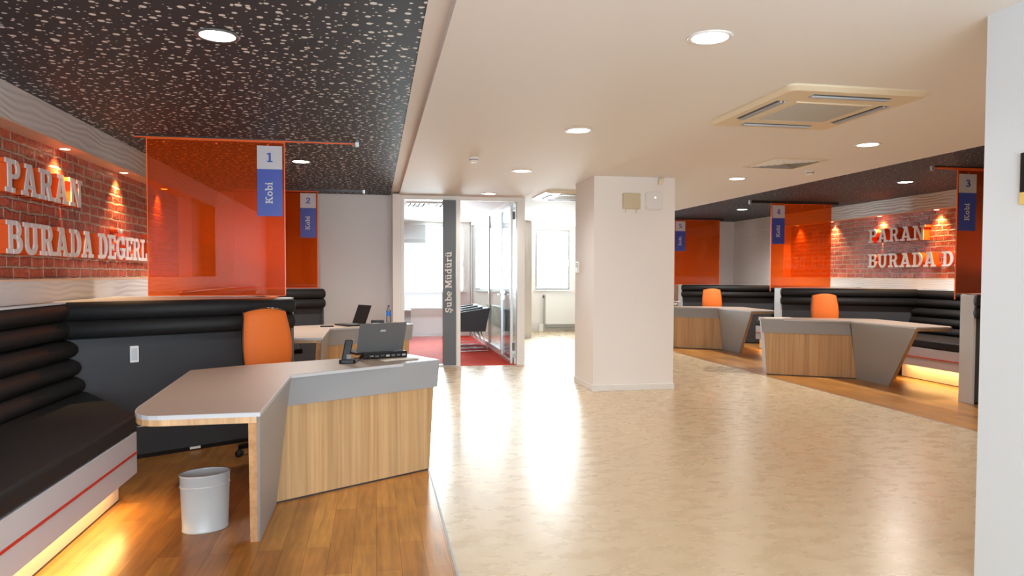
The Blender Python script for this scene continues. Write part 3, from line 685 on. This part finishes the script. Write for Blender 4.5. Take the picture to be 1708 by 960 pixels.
# ------------------------------------------------------------------ orange panels
def panel(x0, m, ue, ui, y, num, sign_z=2.53, ztop=2.565, zbot=1.19, track=(0, 0)):
    t = thing('acrylic_panel', f'transparent orange hanging panel numbered {num}', 'panel', (x0+m*(ue+ui)/2, y, zbot), 'transparent orange panels over the partitions')
    MB(x0, m).box(ui, ue, y, y+.01, zbot, ztop).build('sheet', 'acrylic_orange', t)
    e = MB(x0, m); w = .009
    e.box(ue, ue+w, y-.002, y+.012, zbot-(.07 if m < 0 else 0), ztop+w); e.box(ui-w, ui, y-.002, y+.012, zbot, ztop+w); e.box(ui, ue, y-.002, y+.012, ztop, ztop+w); e.box(ui, ue, y-.002, y+.012, zbot-.003, zbot+.004)
    e.build('bright_edge', 'acrylic_edge', t)['label'] = 'bright red-orange cut edge'
    for s in (.12, .5, .88):
        u = ui+(ue-ui)*s
        MB(x0, m).lathe([(.009, 0), (.009, .006)], (u, y-.007, ztop-.022), 12, (0, 1, 0)).build('clamp_bolt', 'letter_side', t)
    # sign plate at the aisle end
    a = ue-.015-.22; b = ue-.015
    if m < 0: a, b = ue-.008-.225, ue-.008
    sx = sorted((x0+m*a, x0+m*b))
    p = MB().box(sx[0], sx[1], y-.008, y-.001, sign_z-.212, sign_z).build('number_plate', 'sign_white', t)
    g, w = text_polys(num, .085)
    n = MB()
    for c, pl in g:
        for iq, q in enumerate(pl): n.prism_on(q, ((sx[0]+sx[1])/2-w/2, y-.008, sign_z-.148), (1, 0, 0), (0, 0, 1), (0, 0, 0), (0, -.002-.0002*iq, 0))
    n.build('numeral', 'sign_blue', p)
    p = MB().box(sx[0], sx[1], y-.008, y-.001, sign_z-.64, sign_z-.212).build('name_plate', 'sign_blue', t)
    g, w = text_polys('Kobi', .062, gap=.06)
    n = MB()
    for c, pl in g:
        for iq, q in enumerate(pl): n.prism_on(q, ((sx[0]+sx[1])/2+.024, y-.008, sign_z-.428-w/2), (0, 0, 1), (-1, 0, 0), (0, 0, 0), (0, -.002-.0002*iq, 0))
    n.build('lettering', 'sign_text', p)
    # ceiling track
    tr = thing('ceiling_track', f'thin dark ceiling track above the panel numbered {num}', 'track', (x0+m*(track[0]+track[1])/2, y, ZD), 'ceiling tracks for the orange panels')
    MB(x0, m).box(track[0], track[1], y-.004, y+.026, ZD-.012, ZD).build('rail', 'track_metal', tr)
    MB(x0, m).box(track[0], track[1], y-.002, y+.012, ztop+.01, ZD-.012).build('hanger_strip', 'acrylic_edge' if num in '13' else 'track_metal', tr)
    MB(x0, m).box(max(track)-.003, max(track)+.03, y-.008, y+.028, ztop-.01, ZD).build('end_stop', 'aluminium', tr)
panel(0, 1, -.826, -1.995, 7.0, '1', 2.568, 2.598, 1.2, track=(-2.1, -.18))
panel(0, 1, -.834, -1.98, 10.94, '2', 2.565, 2.588, 1.2, track=(-2.1, -.18))
panel(X0R, -1, -.695, -1.8, 7.2, '3', 2.55, 2.588, 1.2, track=(-1.95, -.38))
panel(X0R, -1, -.675, -1.765, 11.11, '4', 2.558, 2.578, 1.2, track=(-1.9, -.3))
panel(X0R, -1, -.568, -1.6, 14.83, '5', 2.558, 2.578, 1.2, track=(-1.7, -.3))

# ------------------------------------------------------------------ ceiling fittings
def downlight(x, y, z, label, r=.088, dark=False, power=26):
    t = thing('downlight', label, 'ceiling light', (x, y, z), 'round recessed downlights')
    MB().lathe([(r*.82, -.001), (r, -.004), (r*1.12, -.008), (r*1.25, -.006), (r*1.28, .0), (r*.82, .0)], (x, y, z), 32, caps=False).build('trim_ring', 'grey_plastic' if dark else 'trim_white', t)
    MB().lathe([(0.0001, -.006), (r*1.0, -.0055), (r*1.0, -.002)], (x, y, z), 32).build('diffuser', 'led_white', t)
    d = bpy.data.lights.new('lamp', 'SPOT'); d.energy = power*((9 if y > 6 else 2.6) if dark else 1.05); d.spot_size = 2.75; d.spot_blend = .8; d.shadow_soft_size = .07; d.color = (1, .93, .86)
    child_light('lamp', d, t, (x, y, z-.03), (0, 0, 0)); return t
for y, lb in ((3.4, 'large round downlight in the white ceiling, nearest the camera'), (5.77, 'round white-ceiling downlight, second of the left row from the camera'), (8.13, 'round white-ceiling downlight between the detector and the column'), (10.51, 'small round downlight in front of the glass office')):
    downlight(1.63, y, ZC, lb)
downlight(4.35, 5.88, ZC, 'round downlight right of the large ceiling cassette')
downlight(4.33, 8.25, ZC, 'round downlight left of the ceiling air vent')
downlight(-.80, 4.02, ZD, 'dark-rimmed downlight in the dotted black ceiling, nearest', dark=True)
downlight(-.80, 8.3, ZD, 'dark-rimmed downlight in the dotted ceiling behind the panel numbered 1', dark=True)
downlight(6.85, 8.5, ZD, 'downlight in the dark right ceiling, left of the panel numbered 3', dark=True)
downlight(6.75, 12.65, ZD, 'downlight in the dark right ceiling, between panels 4 and 5', dark=True)
downlight(4.35, 3.5, ZC, 'added unseen round downlight behind the near white wall, lighting the right bays')  # unseen lamp, added to brighten the right bays
downlight(6.85, 4.5, ZD, 'added unseen dark-rimmed downlight behind the near white wall, lighting the right bays', dark=True)  # second added lamp, hidden by the near wall, lifts the right bays
def niche_spot(x, y, label):
    t = thing('niche_spotlight', label, 'spotlight', (x, y, NZ1-.012), 'warm spotlights over the brick walls')
    MB().lathe([(.03, -.001), (.046, -.005), (.05, 0), (.03, 0)], (x, y, NZ1-.012), 24).build('trim_ring', 'aluminium', t)
    MB().lathe([(.0001, -.004), (.036, -.0035), (.036, -.001)], (x, y, NZ1-.012), 24).build('bulb', 'led_warm', t)
    d = bpy.data.lights.new('lamp', 'SPOT'); d.energy = 52; d.spot_size = 1.75; d.spot_blend = 1; d.shadow_soft_size = .02; d.color = (1, .6, .24)
    child_light('lamp', d, t, (x, y, NZ1-.03), (0, 0, 0))
for y, lb in ((4.0, 'warm spotlight above the left brick wall outside the picture edge'), (5.35, 'warm spotlight above the letters at the left picture edge'), (6.35, 'warm spotlight above the end of PARAN on the left wall'), (7.72, 'warm spotlight above DEĞERLİ on the left wall'), (9.1, 'warm spotlight of the left wall seen through the orange panel')):
    if y > 6: niche_spot(XL-.085, y, lb)
for y, lb in ((9.55, 'warm spotlight on the right wall, nearest panel 3'), (10.8, 'warm spotlight above the letters PARAN on the right wall'), (12.1, 'warm spotlight on the right wall at the edge of panel 4'), (13.2, 'warm spotlight on the right wall seen through panel 4')):
    niche_spot(XR+.085, y, lb)

def cassette(x0, x1, y0, y1, label):
    t = thing('air_conditioner_cassette', label, 'air conditioner', ((x0+x1)/2, (y0+y1)/2, ZC), 'ceiling air conditioning cassettes')
    z = ZC; d = .035; cx, cy = (x0+x1)/2, (y0+y1)/2; hx, hy = (x1-x0)/2, (y1-y0)/2
    def rr(hx, hy, r, n=5):
        o = []
        for q, (sx, sy) in enumerate(((1, 1), (-1, 1), (-1, -1), (1, -1))):
            for k in range(n+1):
                a = PI/2*q+PI/2*k/n; o.append((cx+sx*(hx-r)+r*math.cos(a), cy+sy*(hy-r)+r*math.sin(a)))
        return o
    p = rr(hx, hy, .06); q = rr(hx-.03, hy-.03, .05)
    k = len(p); mb = MB(); mb.add([(a, b, z) for a, b in p]+[(a, b, z-.012) for a, b in p]+[(a, b, z-d) for a, b in q], [(i, (i+1) % k, k+(i+1) % k, k+i) for i in range(k)]+[(k+i, k+(i+1) % k, 2*k+(i+1) % k, 2*k+i) for i in range(k)]+[tuple(range(2*k, 3*k))])
    mb.build('panel_frame', 'cream_plastic', t)
    g = .52*min(hx, hy)
    f = MB(); s = .02
    f.box(cx-g-s, cx+g+s, cy-g-s, cy-g, z-d-.008, z-d); f.box(cx-g-s, cx+g+s, cy+g, cy+g+s, z-d-.008, z-d); f.box(cx-g-s, cx-g, cy-g, cy+g, z-d-.008, z-d); f.box(cx+g, cx+g+s, cy-g, cy+g, z-d-.008, z-d)
    f.build('grille_frame', 'cream_plastic', t)
    gr = MB(); gr.box(cx-g, cx+g, cy-g, cy+g, z-d-.002, z-d)
    nb = 26
    for i in range(nb): yy = cy-g+2*g*(i+.5)/nb; gr.box(cx-g, cx+g, yy-.004, yy+.004, z-d-.007, z-d-.002)
    gr.build('intake_grille', 'grille_grey', t)
    for i, (dx, dy) in enumerate(((1, 0), (-1, 0), (0, 1), (0, -1))):
        r = .76; L = .5*min(hx, hy)*1.1; w = .035
        if dx: X = cx+dx*r*hx; b = (X-w, X+w, cy-L, cy+L)
        else: Yc = cy+dy*r*hy; b = (cx-L, cx+L, Yc-w, Yc+w)
        o = MB().box(*b, z-d-.002, z-d+.001).build('air_slot', 'slot_dark', t)
        v = MB()
        if dx: v.box(b[0]+.022, b[0]+.036, b[2], b[3], z-d-.012, z-d-.002); v.box(b[1]-.02, b[1]-.008, b[2], b[3], z-d-.01, z-d-.002)
        else: v.box(b[0], b[1], b[2]+.022, b[2]+.036, z-d-.012, z-d-.002); v.box(b[0], b[1], b[3]-.02, b[3]-.008, z-d-.01, z-d-.002)
        v.build('louvre', 'laminate_edge', o)
cassette(2.5, 3.5, 4.1, 5.25, 'large square cream ceiling cassette nearest the camera')
cassette(2.36, 3.36, 9.95, 11.0, 'far ceiling cassette partly behind the white column')
t = thing('air_vent', 'square slatted air vent in the white ceiling beside a detector', 'vent', (4.24, 7.05, ZC))
f = MB(); x0, x1, y0, y1 = 3.93, 4.55, 6.72, 7.38; z = ZC
for k, (a, b) in enumerate(((0, .03),)):
    f.box(x0, x1, y0, y0+.03, z-.006, z); f.box(x0, x1, y1-.03, y1, z-.006, z); f.box(x0, x0+.03, y0+.03, y1-.03, z-.006, z); f.box(x1-.03, x1, y0+.03, y1-.03, z-.006, z)
f.build('frame', 'cream_plastic', t, .001)
MB().box(x0+.03, x1-.03, y0+.03, y1-.03, z-.001, z+.0).build('backing', 'grille_grey', t)
for k in range(5):
    g = .05+.05*k; s = MB(); zt_ = z-.001; a0, a1, b0, b1 = x0+g, x1-g, y0+g, y1-g
    for (p, q) in (((a0, b0), (a1, b0)), ((a1, b0), (a1, b1)), ((a1, b1), (a0, b1)), ((a0, b1), (a0, b0))):
        dx, dy = (Vector(q)-Vector(p)).normalized(); n_ = Vector((-dy, dx))*.016
        s.add([(p[0], p[1], zt_), (q[0], q[1], zt_), (q[0]+n_.x, q[1]+n_.y, zt_-.012), (p[0]+n_.x, p[1]+n_.y, zt_-.012)], [(0, 1, 2, 3)])
    s.build('slat', 'ceiling_white', t)
def detector(x, y, label):
    t = thing('smoke_detector', label, 'detector', (x, y, ZC), 'white ceiling detectors')
    MB().lathe([(.05, 0), (.05, -.012), (.042, -.016), (.042, -.04), (.03, -.05), (.0001, -.052)], (x, y, ZC), 24).build('housing', 'trim_white', t)
    MB().lathe([(.0425, -.03), (.0435, -.03), (.0435, -.024), (.0425, -.024)], (x, y, ZC), 24, caps=False).build('vent_ring', 'slot_dark', t)
detector(.972, 7.3, 'white round ceiling detector left of the downlight row'); detector(4.81, 7.48, 'white round ceiling detector beside the air vent')

# ------------------------------------------------------------------ column fittings
t = thing('wall_box', 'beige square box on the front of the white column', 'electrical box', (3.017, 8.37, 2.19))
MB().box(2.91, 3.123, 8.32, 8.37, 2.187, 2.376).build('housing', 'beige_box', t, .006)
MB().box(2.918, 3.115, 8.316, 8.32, 2.195, 2.368).build('lid', 'beige_box', t, .002)
MB().lathe([(.006, 0), (.006, .004)], (3.01, 8.313, 2.2), 10, (0, 1, 0)).build('indicator', 'yellow', t)
MB().tube([(2.95, 8.35, 2.187), (2.95, 8.36, 2.14)], .004).tube([(3.08, 8.35, 2.187), (3.08, 8.36, 2.14)], .004).build('cable_stub', 'beige_box', t)
t = thing('wireless_access_point', 'white rounded square device with a lit dot on the column', 'network device', (3.306, 8.37, 2.18))
def rrect(cx, cy, hx, hy, r, n=5):
    o = []
    for q, (sx, sy) in enumerate(((1, 1), (-1, 1), (-1, -1), (1, -1))):
        for k in range(n+1): a = PI/2*q+PI/2*k/n; o.append((cx+sx*(hx-r)+r*math.cos(a), cy+sy*(hy-r)+r*math.sin(a)))
    return o
MB().prism_on(rrect(0, 0, .112, .112, .04), (3.306, 8.37, 2.291), (1, 0, 0), (0, 0, 1), (0, 0, 0), (0, -.025, 0)).prism_on(rrect(0, 0, .1, .1, .035), (3.306, 8.345, 2.291), (1, 0, 0), (0, 0, 1), (0, 0, 0), (0, -.012, 0)).build('housing', 'trim_white', t, .004)
MB().lathe([(.007, 0), (.007, .003)], (3.315, 8.33, 2.33), 12, (0, 1, 0)).build('status_light', 'status_led', t)
t = thing('motion_sensor', 'small white sensor on a bracket at the top of the column', 'sensor', (3.375, 8.37, 2.5))
MB().box(3.36, 3.395, 8.34, 8.37, 2.53, 2.57).build('bracket', 'trim_white', t, .003)
MB().hexa([(3.335, 8.3, 2.475), (3.385, 8.29, 2.475), (3.39, 8.34, 2.49), (3.345, 8.34, 2.49)], [(3.35, 8.29, 2.55), (3.41, 8.285, 2.55), (3.41, 8.345, 2.56), (3.36, 8.345, 2.56)]).build('housing', 'cream_plastic', t, .004)
t = thing('thermostat', 'small white thermostat on the left side of the column', 'thermostat', (2.56, 9.05, 1.42))
MB().box(2.535, 2.56, 8.99, 9.11, 1.42, 1.57).build('housing', 'trim_white', t, .005)
MB().box(2.532, 2.535, 9.01, 9.09, 1.5, 1.55).build('display', 'grey_plastic', t)
# notice at the picture edge on the near right wall
t = thing('wall_notice', 'dark notice with a yellow foot on the near white wall', 'sign', (2.73, 2.58, 1.7))
MB().box(2.716, 2.73, 2.48, 2.682, 1.757, 1.925).build('dark_plate', 'black_plastic', t, .002)
MB().box(2.716, 2.73, 2.48, 2.682, 1.705, 1.757).build('yellow_plate', 'yellow', t, .002)

# ------------------------------------------------------------------ office contents
t = thing('name_board', 'tall grey board lettered Şube Müdürü beside the glass door', 'sign', (1.09, GY, 0))
MB().box(.995, 1.19, GY-.03, GY-.002, .025, 2.515).build('board', 'sign_dark', t, .002)
g, w = text_polys('Şube Müdürü', .1, gap=.07)
n = MB(); sc_ = .92/w
for c, pl in g:
    for iq, q in enumerate(pl): n.prism_on([(a*sc_, b*.95) for a, b in q], (1.125, GY-.03, .82), (0, 0, 1), (-1, 0, 0), (0, 0, 0), (0, -.004-.0002*iq, 0))
n.build('lettering', 'sign_text', t)
def lounge_chair(y, label):
    t = thing('visitor_armchair', label, 'chair', (1.72, y+.3, .008), 'grey visitor armchairs in the glass office')
    X0, X1 = 1.36, 2.03; zb, zt0, zt1 = .37, .70, .80
    for yy in (y, y+.5):
        MB().prism_on([(1.44, zb), (1.94, zb), (X1, zt1), (X0, zt0)], (0, yy, 0), (1, 0, 0), (0, 0, 1), (0, 0, 0), (0, .05, 0)).build('armrest', 'office_chair_grey', t, .008)
    MB().box(1.42, 1.95, y+.05, y+.5, zb, .46).build('seat', 'office_chair_grey', t, .01)
    MB().hexa([(1.87, y+.05, .45), (1.94, y+.05, .45), (1.94, y+.5, .45), (1.87, y+.5, .45)], [(1.96, y+.05, .79), (2.03, y+.05, .8), (2.03, y+.5, .8), (1.96, y+.5, .79)]).build('backrest', 'office_chair_grey', t, .01)
    for yy in (y+.03, y+.52):
        MB().tube([(1.86, yy, .38), (2.0, yy, .02), (1.38, yy, .018), (1.48, yy, .38)], .009, 8).build('sled_leg', 'chrome', t)
    return t
lounge_chair(12.95, 'grey armchair on chrome sled legs, nearest in the glass office')
lounge_chair(13.62, 'grey armchair on chrome sled legs, middle one in the glass office')
lounge_chair(14.3, 'grey armchair on chrome sled legs, farthest in the glass office')
t = thing('louvre_light', 'rectangular louvred light in the office ceiling', 'ceiling light', (.95, 12.5, ZC))
MB().box(.5, 1.2, 12.0, 12.04, ZC-.02, ZC).box(.5, 1.2, 12.56, 12.6, ZC-.02, ZC).box(.5, .54, 12.04, 12.56, ZC-.02, ZC).box(1.16, 1.2, 12.04, 12.56, ZC-.02, ZC).build('frame', 'trim_white', t)
MB().box(.54, 1.16, 12.04, 12.56, ZC-.003, ZC).build('reflector', 'aluminium', t); MB().box(.84, .98, 12.06, 12.54, ZC-.012, ZC-.004).build('tube_lamp', 'led_white', t)
for k in range(8): MB().box(.56+k*.075, .575+k*.075, 12.04, 12.56, ZC-.04, ZC-.013).build('louvre', 'slot_dark', t)
t = thing('roller_blind', 'grey roller blind half down on the office window', 'blind', (.84, 16.36, 1.9))
MB().box(.58, 1.1, 16.345, 16.352, 1.9, 2.5).build('fabric', 'blind', t); MB().lathe([(.03, 0), (.03, .54)], (.57, 16.36, 2.52), 14, (1, 0, 0)).build('roller', 'trim_white', t); MB().box(.58, 1.1, 16.34, 16.357, 1.885, 1.9).build('bottom_bar', 'aluminium', t)
t = thing('desk_return', 'blue-grey cabinet edge at the left of the glass office', 'cabinet', (.5, 15.6, .008))
MB().box(.2, .72, 15.4, 15.95, .3, .62).build('body', 'laminate_grey', t, .004); MB().box(.18, .73, 15.38, 15.97, .62, .65).build('top', 'laminate_edge', t, .003); MB().box(.22, .26, 15.45, 15.9, .008, .3).box(.66, .7, 15.45, 15.9, .008, .3).build('leg', 'laminate_grey', t)
t = thing('radiator', 'white panel radiator under the corridor window', 'radiator', (4.5, 17.4, .15))
r = MB(); r.box(4.1, 4.95, 17.38, 17.4, .18, .9); r.box(4.1, 4.95, 17.45, 17.47, .18, .9)
for k in range(17): r.box(4.12+.05*k, 4.14+.05*k, 17.4, 17.45, .2, .88)
r.build('panel', 'radiator_white', t, .002)
MB().box(4.1, 4.95, 17.375, 17.475, .9, .915).build('top_grille', 'trim_white', t)
MB().box(4.1, 4.95, 17.376, 17.38, .1, .18).build('lower_shade_strip', 'laminate_grey', t)  # solid grey strip stands in for the shade below the radiator panel
MB().tube([(4.05, 17.43, .0), (4.05, 17.43, .86), (4.1, 17.43, .86)], .012).build('pipe', 'aluminium', t)
MB().lathe([(.02, -.04), (.025, 0), (.02, .04)], (4.05, 17.43, .86), 12).build('valve', 'grey_plastic', t)
t = thing('pipe_box', 'small white pipe cover on the floor left of the radiator', 'pipe cover', (3.98, 17.4, 0))
MB().box(3.93, 4.03, 17.33, 17.48, 0, .2).build('cover', 'trim_white', t, .004)

# ------------------------------------------------------------------ desk-top objects and small things
ZT = .785
# cordless phone
t = thing('cordless_phone', 'black cordless phone standing in its cradle on the nearest desk', 'phone', (-.195, 5.13, ZT))
MB().prism(rrect(-.195, 5.13, .055, .04, .02), ZT, ZT+.028).build('cradle', 'black_plastic', t, .006)
MB().hexa([(-.235, 5.115, ZT+.02), (-.18, 5.115, ZT+.02), (-.18, 5.15, ZT+.02), (-.235, 5.15, ZT+.02)], [(-.21, 5.145, ZT+.16), (-.155, 5.145, ZT+.16), (-.155, 5.175, ZT+.16), (-.21, 5.175, ZT+.16)]).build('handset', 'black_plastic', t, .008, 3)
MB().box(-.2, -.172, 5.115, 5.12, ZT+.03, ZT+.06).build('keypad', 'grey_plastic', t)
def laptop(ax, ay, z, w, d, lid_h, ang, tilt, label, mat_l, dock=True):
    """hinge centre at (ax,ay); width axis rotated by ang; lid leans back (towards -normal)"""
    t = thing('laptop', label, 'laptop', (ax, ay, z))
    e = Vector((math.cos(ang), math.sin(ang), 0)); n = Vector((-math.sin(ang), math.cos(ang), 0))   # n: towards the user
    c = Vector((ax, ay, z))
    def P(a, b, h): return tuple(c+e*a+n*b+Vector((0, 0, h)))
    lift = .03 if dock else .0
    MB().hexa([P(-w/2, 0, lift), P(w/2, 0, lift), P(w/2, d, lift), P(-w/2, d, lift)], [P(-w/2, 0, lift+.018), P(w/2, 0, lift+.018), P(w/2, d, lift+.016), P(-w/2, d, lift+.016)]).build('base', 'black_plastic', t, .003)
    MB().hexa([P(-w/2+.02, .05, lift+.0165), P(w/2-.02, .05, lift+.0165), P(w/2-.02, d*.6, lift+.0165), P(-w/2+.02, d*.6, lift+.0165)], [P(-w/2+.02, .05, lift+.0195), P(w/2-.02, .05, lift+.0195), P(w/2-.02, d*.6, lift+.0185), P(-w/2+.02, d*.6, lift+.0185)]).build('keyboard', 'grey_plastic', t)
    lx = math.sin(tilt)*lid_h; lz = math.cos(tilt)*lid_h; h0 = lift+.02
    nd = Vector((0, 0, 0))
    MB().hexa([P(-w/2, 0, h0), P(w/2, 0, h0), P(w/2, .008, h0), P(-w/2, .008, h0)], [P(-w/2, -lx, h0+lz), P(w/2, -lx, h0+lz), P(w/2, -lx+.008, h0+lz), P(-w/2, -lx+.008, h0+lz)]).build('lid', mat_l, t, .003)
    MB().hexa([P(-w/2+.012, .0085, h0+.01), P(w/2-.012, .0085, h0+.01), P(w/2-.012, .0095, h0+.01), P(-w/2+.012, .0095, h0+.01)], [P(-w/2+.012, -lx*.96+.0085, h0+lz*.96), P(w/2-.012, -lx*.96+.0085, h0+lz*.96), P(w/2-.012, -lx*.96+.0095, h0+lz*.96), P(-w/2+.012, -lx*.96+.0095, h0+lz*.96)]).build('screen', 'black_plastic', t)
    k = .72
    MB().hexa([P(-.022, -lx*k-.001, h0+lz*k-.006), P(.022, -lx*k-.001, h0+lz*k-.006), P(.022, -lx*k+.001, h0+lz*k-.006), P(-.022, -lx*k+.001, h0+lz*k-.006)], [P(-.018, -lx*k-.004, h0+lz*k+.008), P(.02, -lx*k-.004, h0+lz*k+.008), P(.02, -lx*k+.001, h0+lz*k+.008), P(-.018, -lx*k+.001, h0+lz*k+.008)]).build('badge', 'aluminium', t)
    if dock:
        o = MB().hexa([P(-w/2+.04, -.05, 0), P(w/2+.01, -.05, 0), P(w/2+.01, .06, 0), P(-w/2+.04, .06, 0)], [P(-w/2+.04, -.05, .045), P(w/2+.01, -.05, .045), P(w/2+.01, -.0, .045), P(-w/2+.04, -.0, .045)]).build('docking_station', 'black_plastic', t, .003)
        for i in range(7):
            s = -w/2+.08+i*.043
            MB().hexa([P(s, -.052, .012), P(s+.028, -.052, .012), P(s+.028, -.048, .012), P(s, -.048, .012)], [P(s, -.052, .026), P(s+.028, -.052, .026), P(s+.028, -.048, .026), P(s, -.048, .026)]).build('port', 'grey_plastic' if i % 3 else 'aluminium', o)
    return t
LA = math.atan2(.615, .975)*.75
laptop(.03, 5.42, ZT, .37, .24, .222, LA, .32, 'dark grey laptop on a docking station, back turned to the room', 'grey_plastic')
pp = thing('paper_stack', 'thin stack of white paper under the docking station on the nearest desk', 'paper', (.16, 5.33, ZT))
MB().prism([(.06, 5.2), (.3, 5.3), (.27, 5.36), (.03, 5.26)], ZT, ZT+.004).build('sheet', 'paper', pp); MB().prism([(.09, 5.2), (.32, 5.29), (.3, 5.35), (.07, 5.26)], ZT+.004, ZT+.007).build('sheet', 'paper', pp)
cb = MB().tube([(-.14, 5.14, ZT+.006), (-.1, 5.2, ZT+.02), (-.05, 5.26, ZT+.03), (0, 5.28, ZT+.012)], .004).tube([(0, 5.28, ZT+.01), (.03, 5.26, ZT+.02), (.06, 5.3, ZT+.03), (.03, 5.33, ZT+.01), (-.02, 5.3, ZT+.01)], .004).build('power_cable', 'black_plastic'); tag(cb, 'black cable lying between the phone and the docking station', 'cable')
# laptop and bottle on the second left desk
laptop(-.2, 8.95, ZT, .34, .24, .235, 2.05, .36, 'black laptop seen from the side on the second left desk', 'black_plastic', False)
t = thing('water_bottle', 'small clear plastic water bottle with blue label on the second desk', 'bottle', (.16, 9.4, ZT))
shader_mat('bottle_plastic', glassy((.86, .9, .93, 1), 1.2))
MB().lathe([(.026, 0), (.03, .006), (.03, .05), (.027, .06), (.03, .07), (.03, .14), (.024, .165), (.013, .19), (.013, .2)], (.16, 9.4, ZT), 20).build('body', 'bottle_plastic', t)
MB().lathe([(.0305, .085), (.0308, .086), (.0308, .138), (.0305, .139)], (.16, 9.4, ZT), 20, caps=False).build('label', 'blue_label', t)
MB().lathe([(.0145, .2), (.0145, .217), (.0001, .218)], (.16, 9.4, ZT), 16).build('cap', 'bottle_cap', t)
t = thing('docking_block', 'black adapter box with papers behind the second laptop', 'electronics', (.02, 9.15, ZT))
MB().box(-.05, .1, 9.1, 9.25, ZT, ZT+.012).build('papers', 'paper', t); MB().box(-.06, .1, 9.12, 9.26, ZT+.012, ZT+.04).build('box', 'black_plastic', t, .003)
t = thing('mobile_phone', 'black mobile phone lying in front of the second laptop', 'phone', (-.56, 8.72, ZT))
MB().prism(rrect(-.56, 8.72, .075, .04, .01), ZT, ZT+.012).build('body', 'black_plastic', t, .002)
# white cable on the farthest right desk, paper on the middle one
c = MB(); pts = []
for k in range(26): a = k*.5; pts.append((5.62+.09*math.cos(a)+.004*k, 13.3+.09*math.sin(a), .79+.004*k*(1 if k % 2 else .8)+.03*math.sin(a*.5)**2))
c.tube(pts, .006, 6); tag(c.build('cable_coil', 'trim_white'), 'white coiled cable on the farthest right desk beside the column', 'cable')
pp = thing('paper_sheets', 'two white paper sheets on the middle right desk', 'paper', (5.75, 9.5, ZT))
MB().prism([(5.45, 9.47), (5.66, 9.38), (5.75, 9.6), (5.53, 9.7)], ZT, ZT+.004).build('sheet', 'paper', pp); MB().prism([(5.6, 9.45), (5.81, 9.38), (5.88, 9.58), (5.68, 9.66)], ZT+.004, ZT+.007).build('sheet', 'paper', pp)
# waste bin
t = thing('waste_bin', 'oval off-white metal waste bin on the wood floor', 'bin', (-.93, 4.2, 0))
BX, BY = -.925, 4.2
def bin_lathe(prof, nm, matn):
    mb = MB(); mb.lathe(prof, (0, 0, 0), 40, sx=1, sy=.74, caps=(nm == 'body'))
    a = .42; mb.v = [(BX+x*math.cos(a)-y*math.sin(a), BY+x*math.sin(a)+y*math.cos(a), z) for x, y, z in mb.v]
    mb.build(nm, matn, t)
bin_lathe([(.118, 0), (.121, .004), (.121, .012), (.119, .014), (.129, .305), (.126, .305), (.116, .012), (.0001, .011)], 'body', 'bin_white')
bin_lathe([(.126, .302), (.131, .306), (.133, .31), (.131, .314), (.125, .312)], 'rim', 'bin_white')
bin_lathe([(.126, .243), (.130, .246), (.131, .25), (.130, .254), (.126, .257)], 'rib_ring', 'bin_white')
# wall socket on partition 1
n = Vector((DV, -DU, 0)); d = Vector((DU, DV, 0))
t = thing('wall_socket', 'white socket plate on the dark partition at the left', 'socket', (-1.78, fy(-1.78, 0)-.01, .73))
o = Vector((-1.81, fy(-1.81, 0), .735))
MB().prism_on(rrect(.028, .06, .03, .062, .005), tuple(o), tuple(d), (0, 0, 1), (0, 0, 0), tuple(n*.012)).build('plate', 'trim_white', t, .002)
MB().prism_on(rrect(.028, .06, .02, .045, .004), tuple(o+n*.012), tuple(d), (0, 0, 1), (0, 0, 0), tuple(n*.003)).build('socket_face', 'board_grey', t, .001)
o = Vector((-1.45, fy(-1.45, 0)-.01, .012))
tag(MB().prism_on([(0, 0), (.08, 0), (.08, .018), (0, .018)], tuple(o), tuple(d), (0, 0, 1), (0, 0, 0), tuple(n*.01)).build('floor_socket', 'trim_white'), 'small white plate at the foot of the left dark partition', 'socket')
cb = MB().tube([(-1.46, 4.8, .455), (-1.42, 4.78, .462), (-1.27, 4.86, .472), (-1.16, 4.95, .49), (-1.08, 5.0, .52), (-1.0, 5.1, .62)], .0035).build('grey_cable', 'laminate_grey'); tag(cb, 'thin grey cable hanging under the nearest desk towards the bench', 'cable')
for o in bpy.data.objects:
    if '_w' in o: del o['_w']
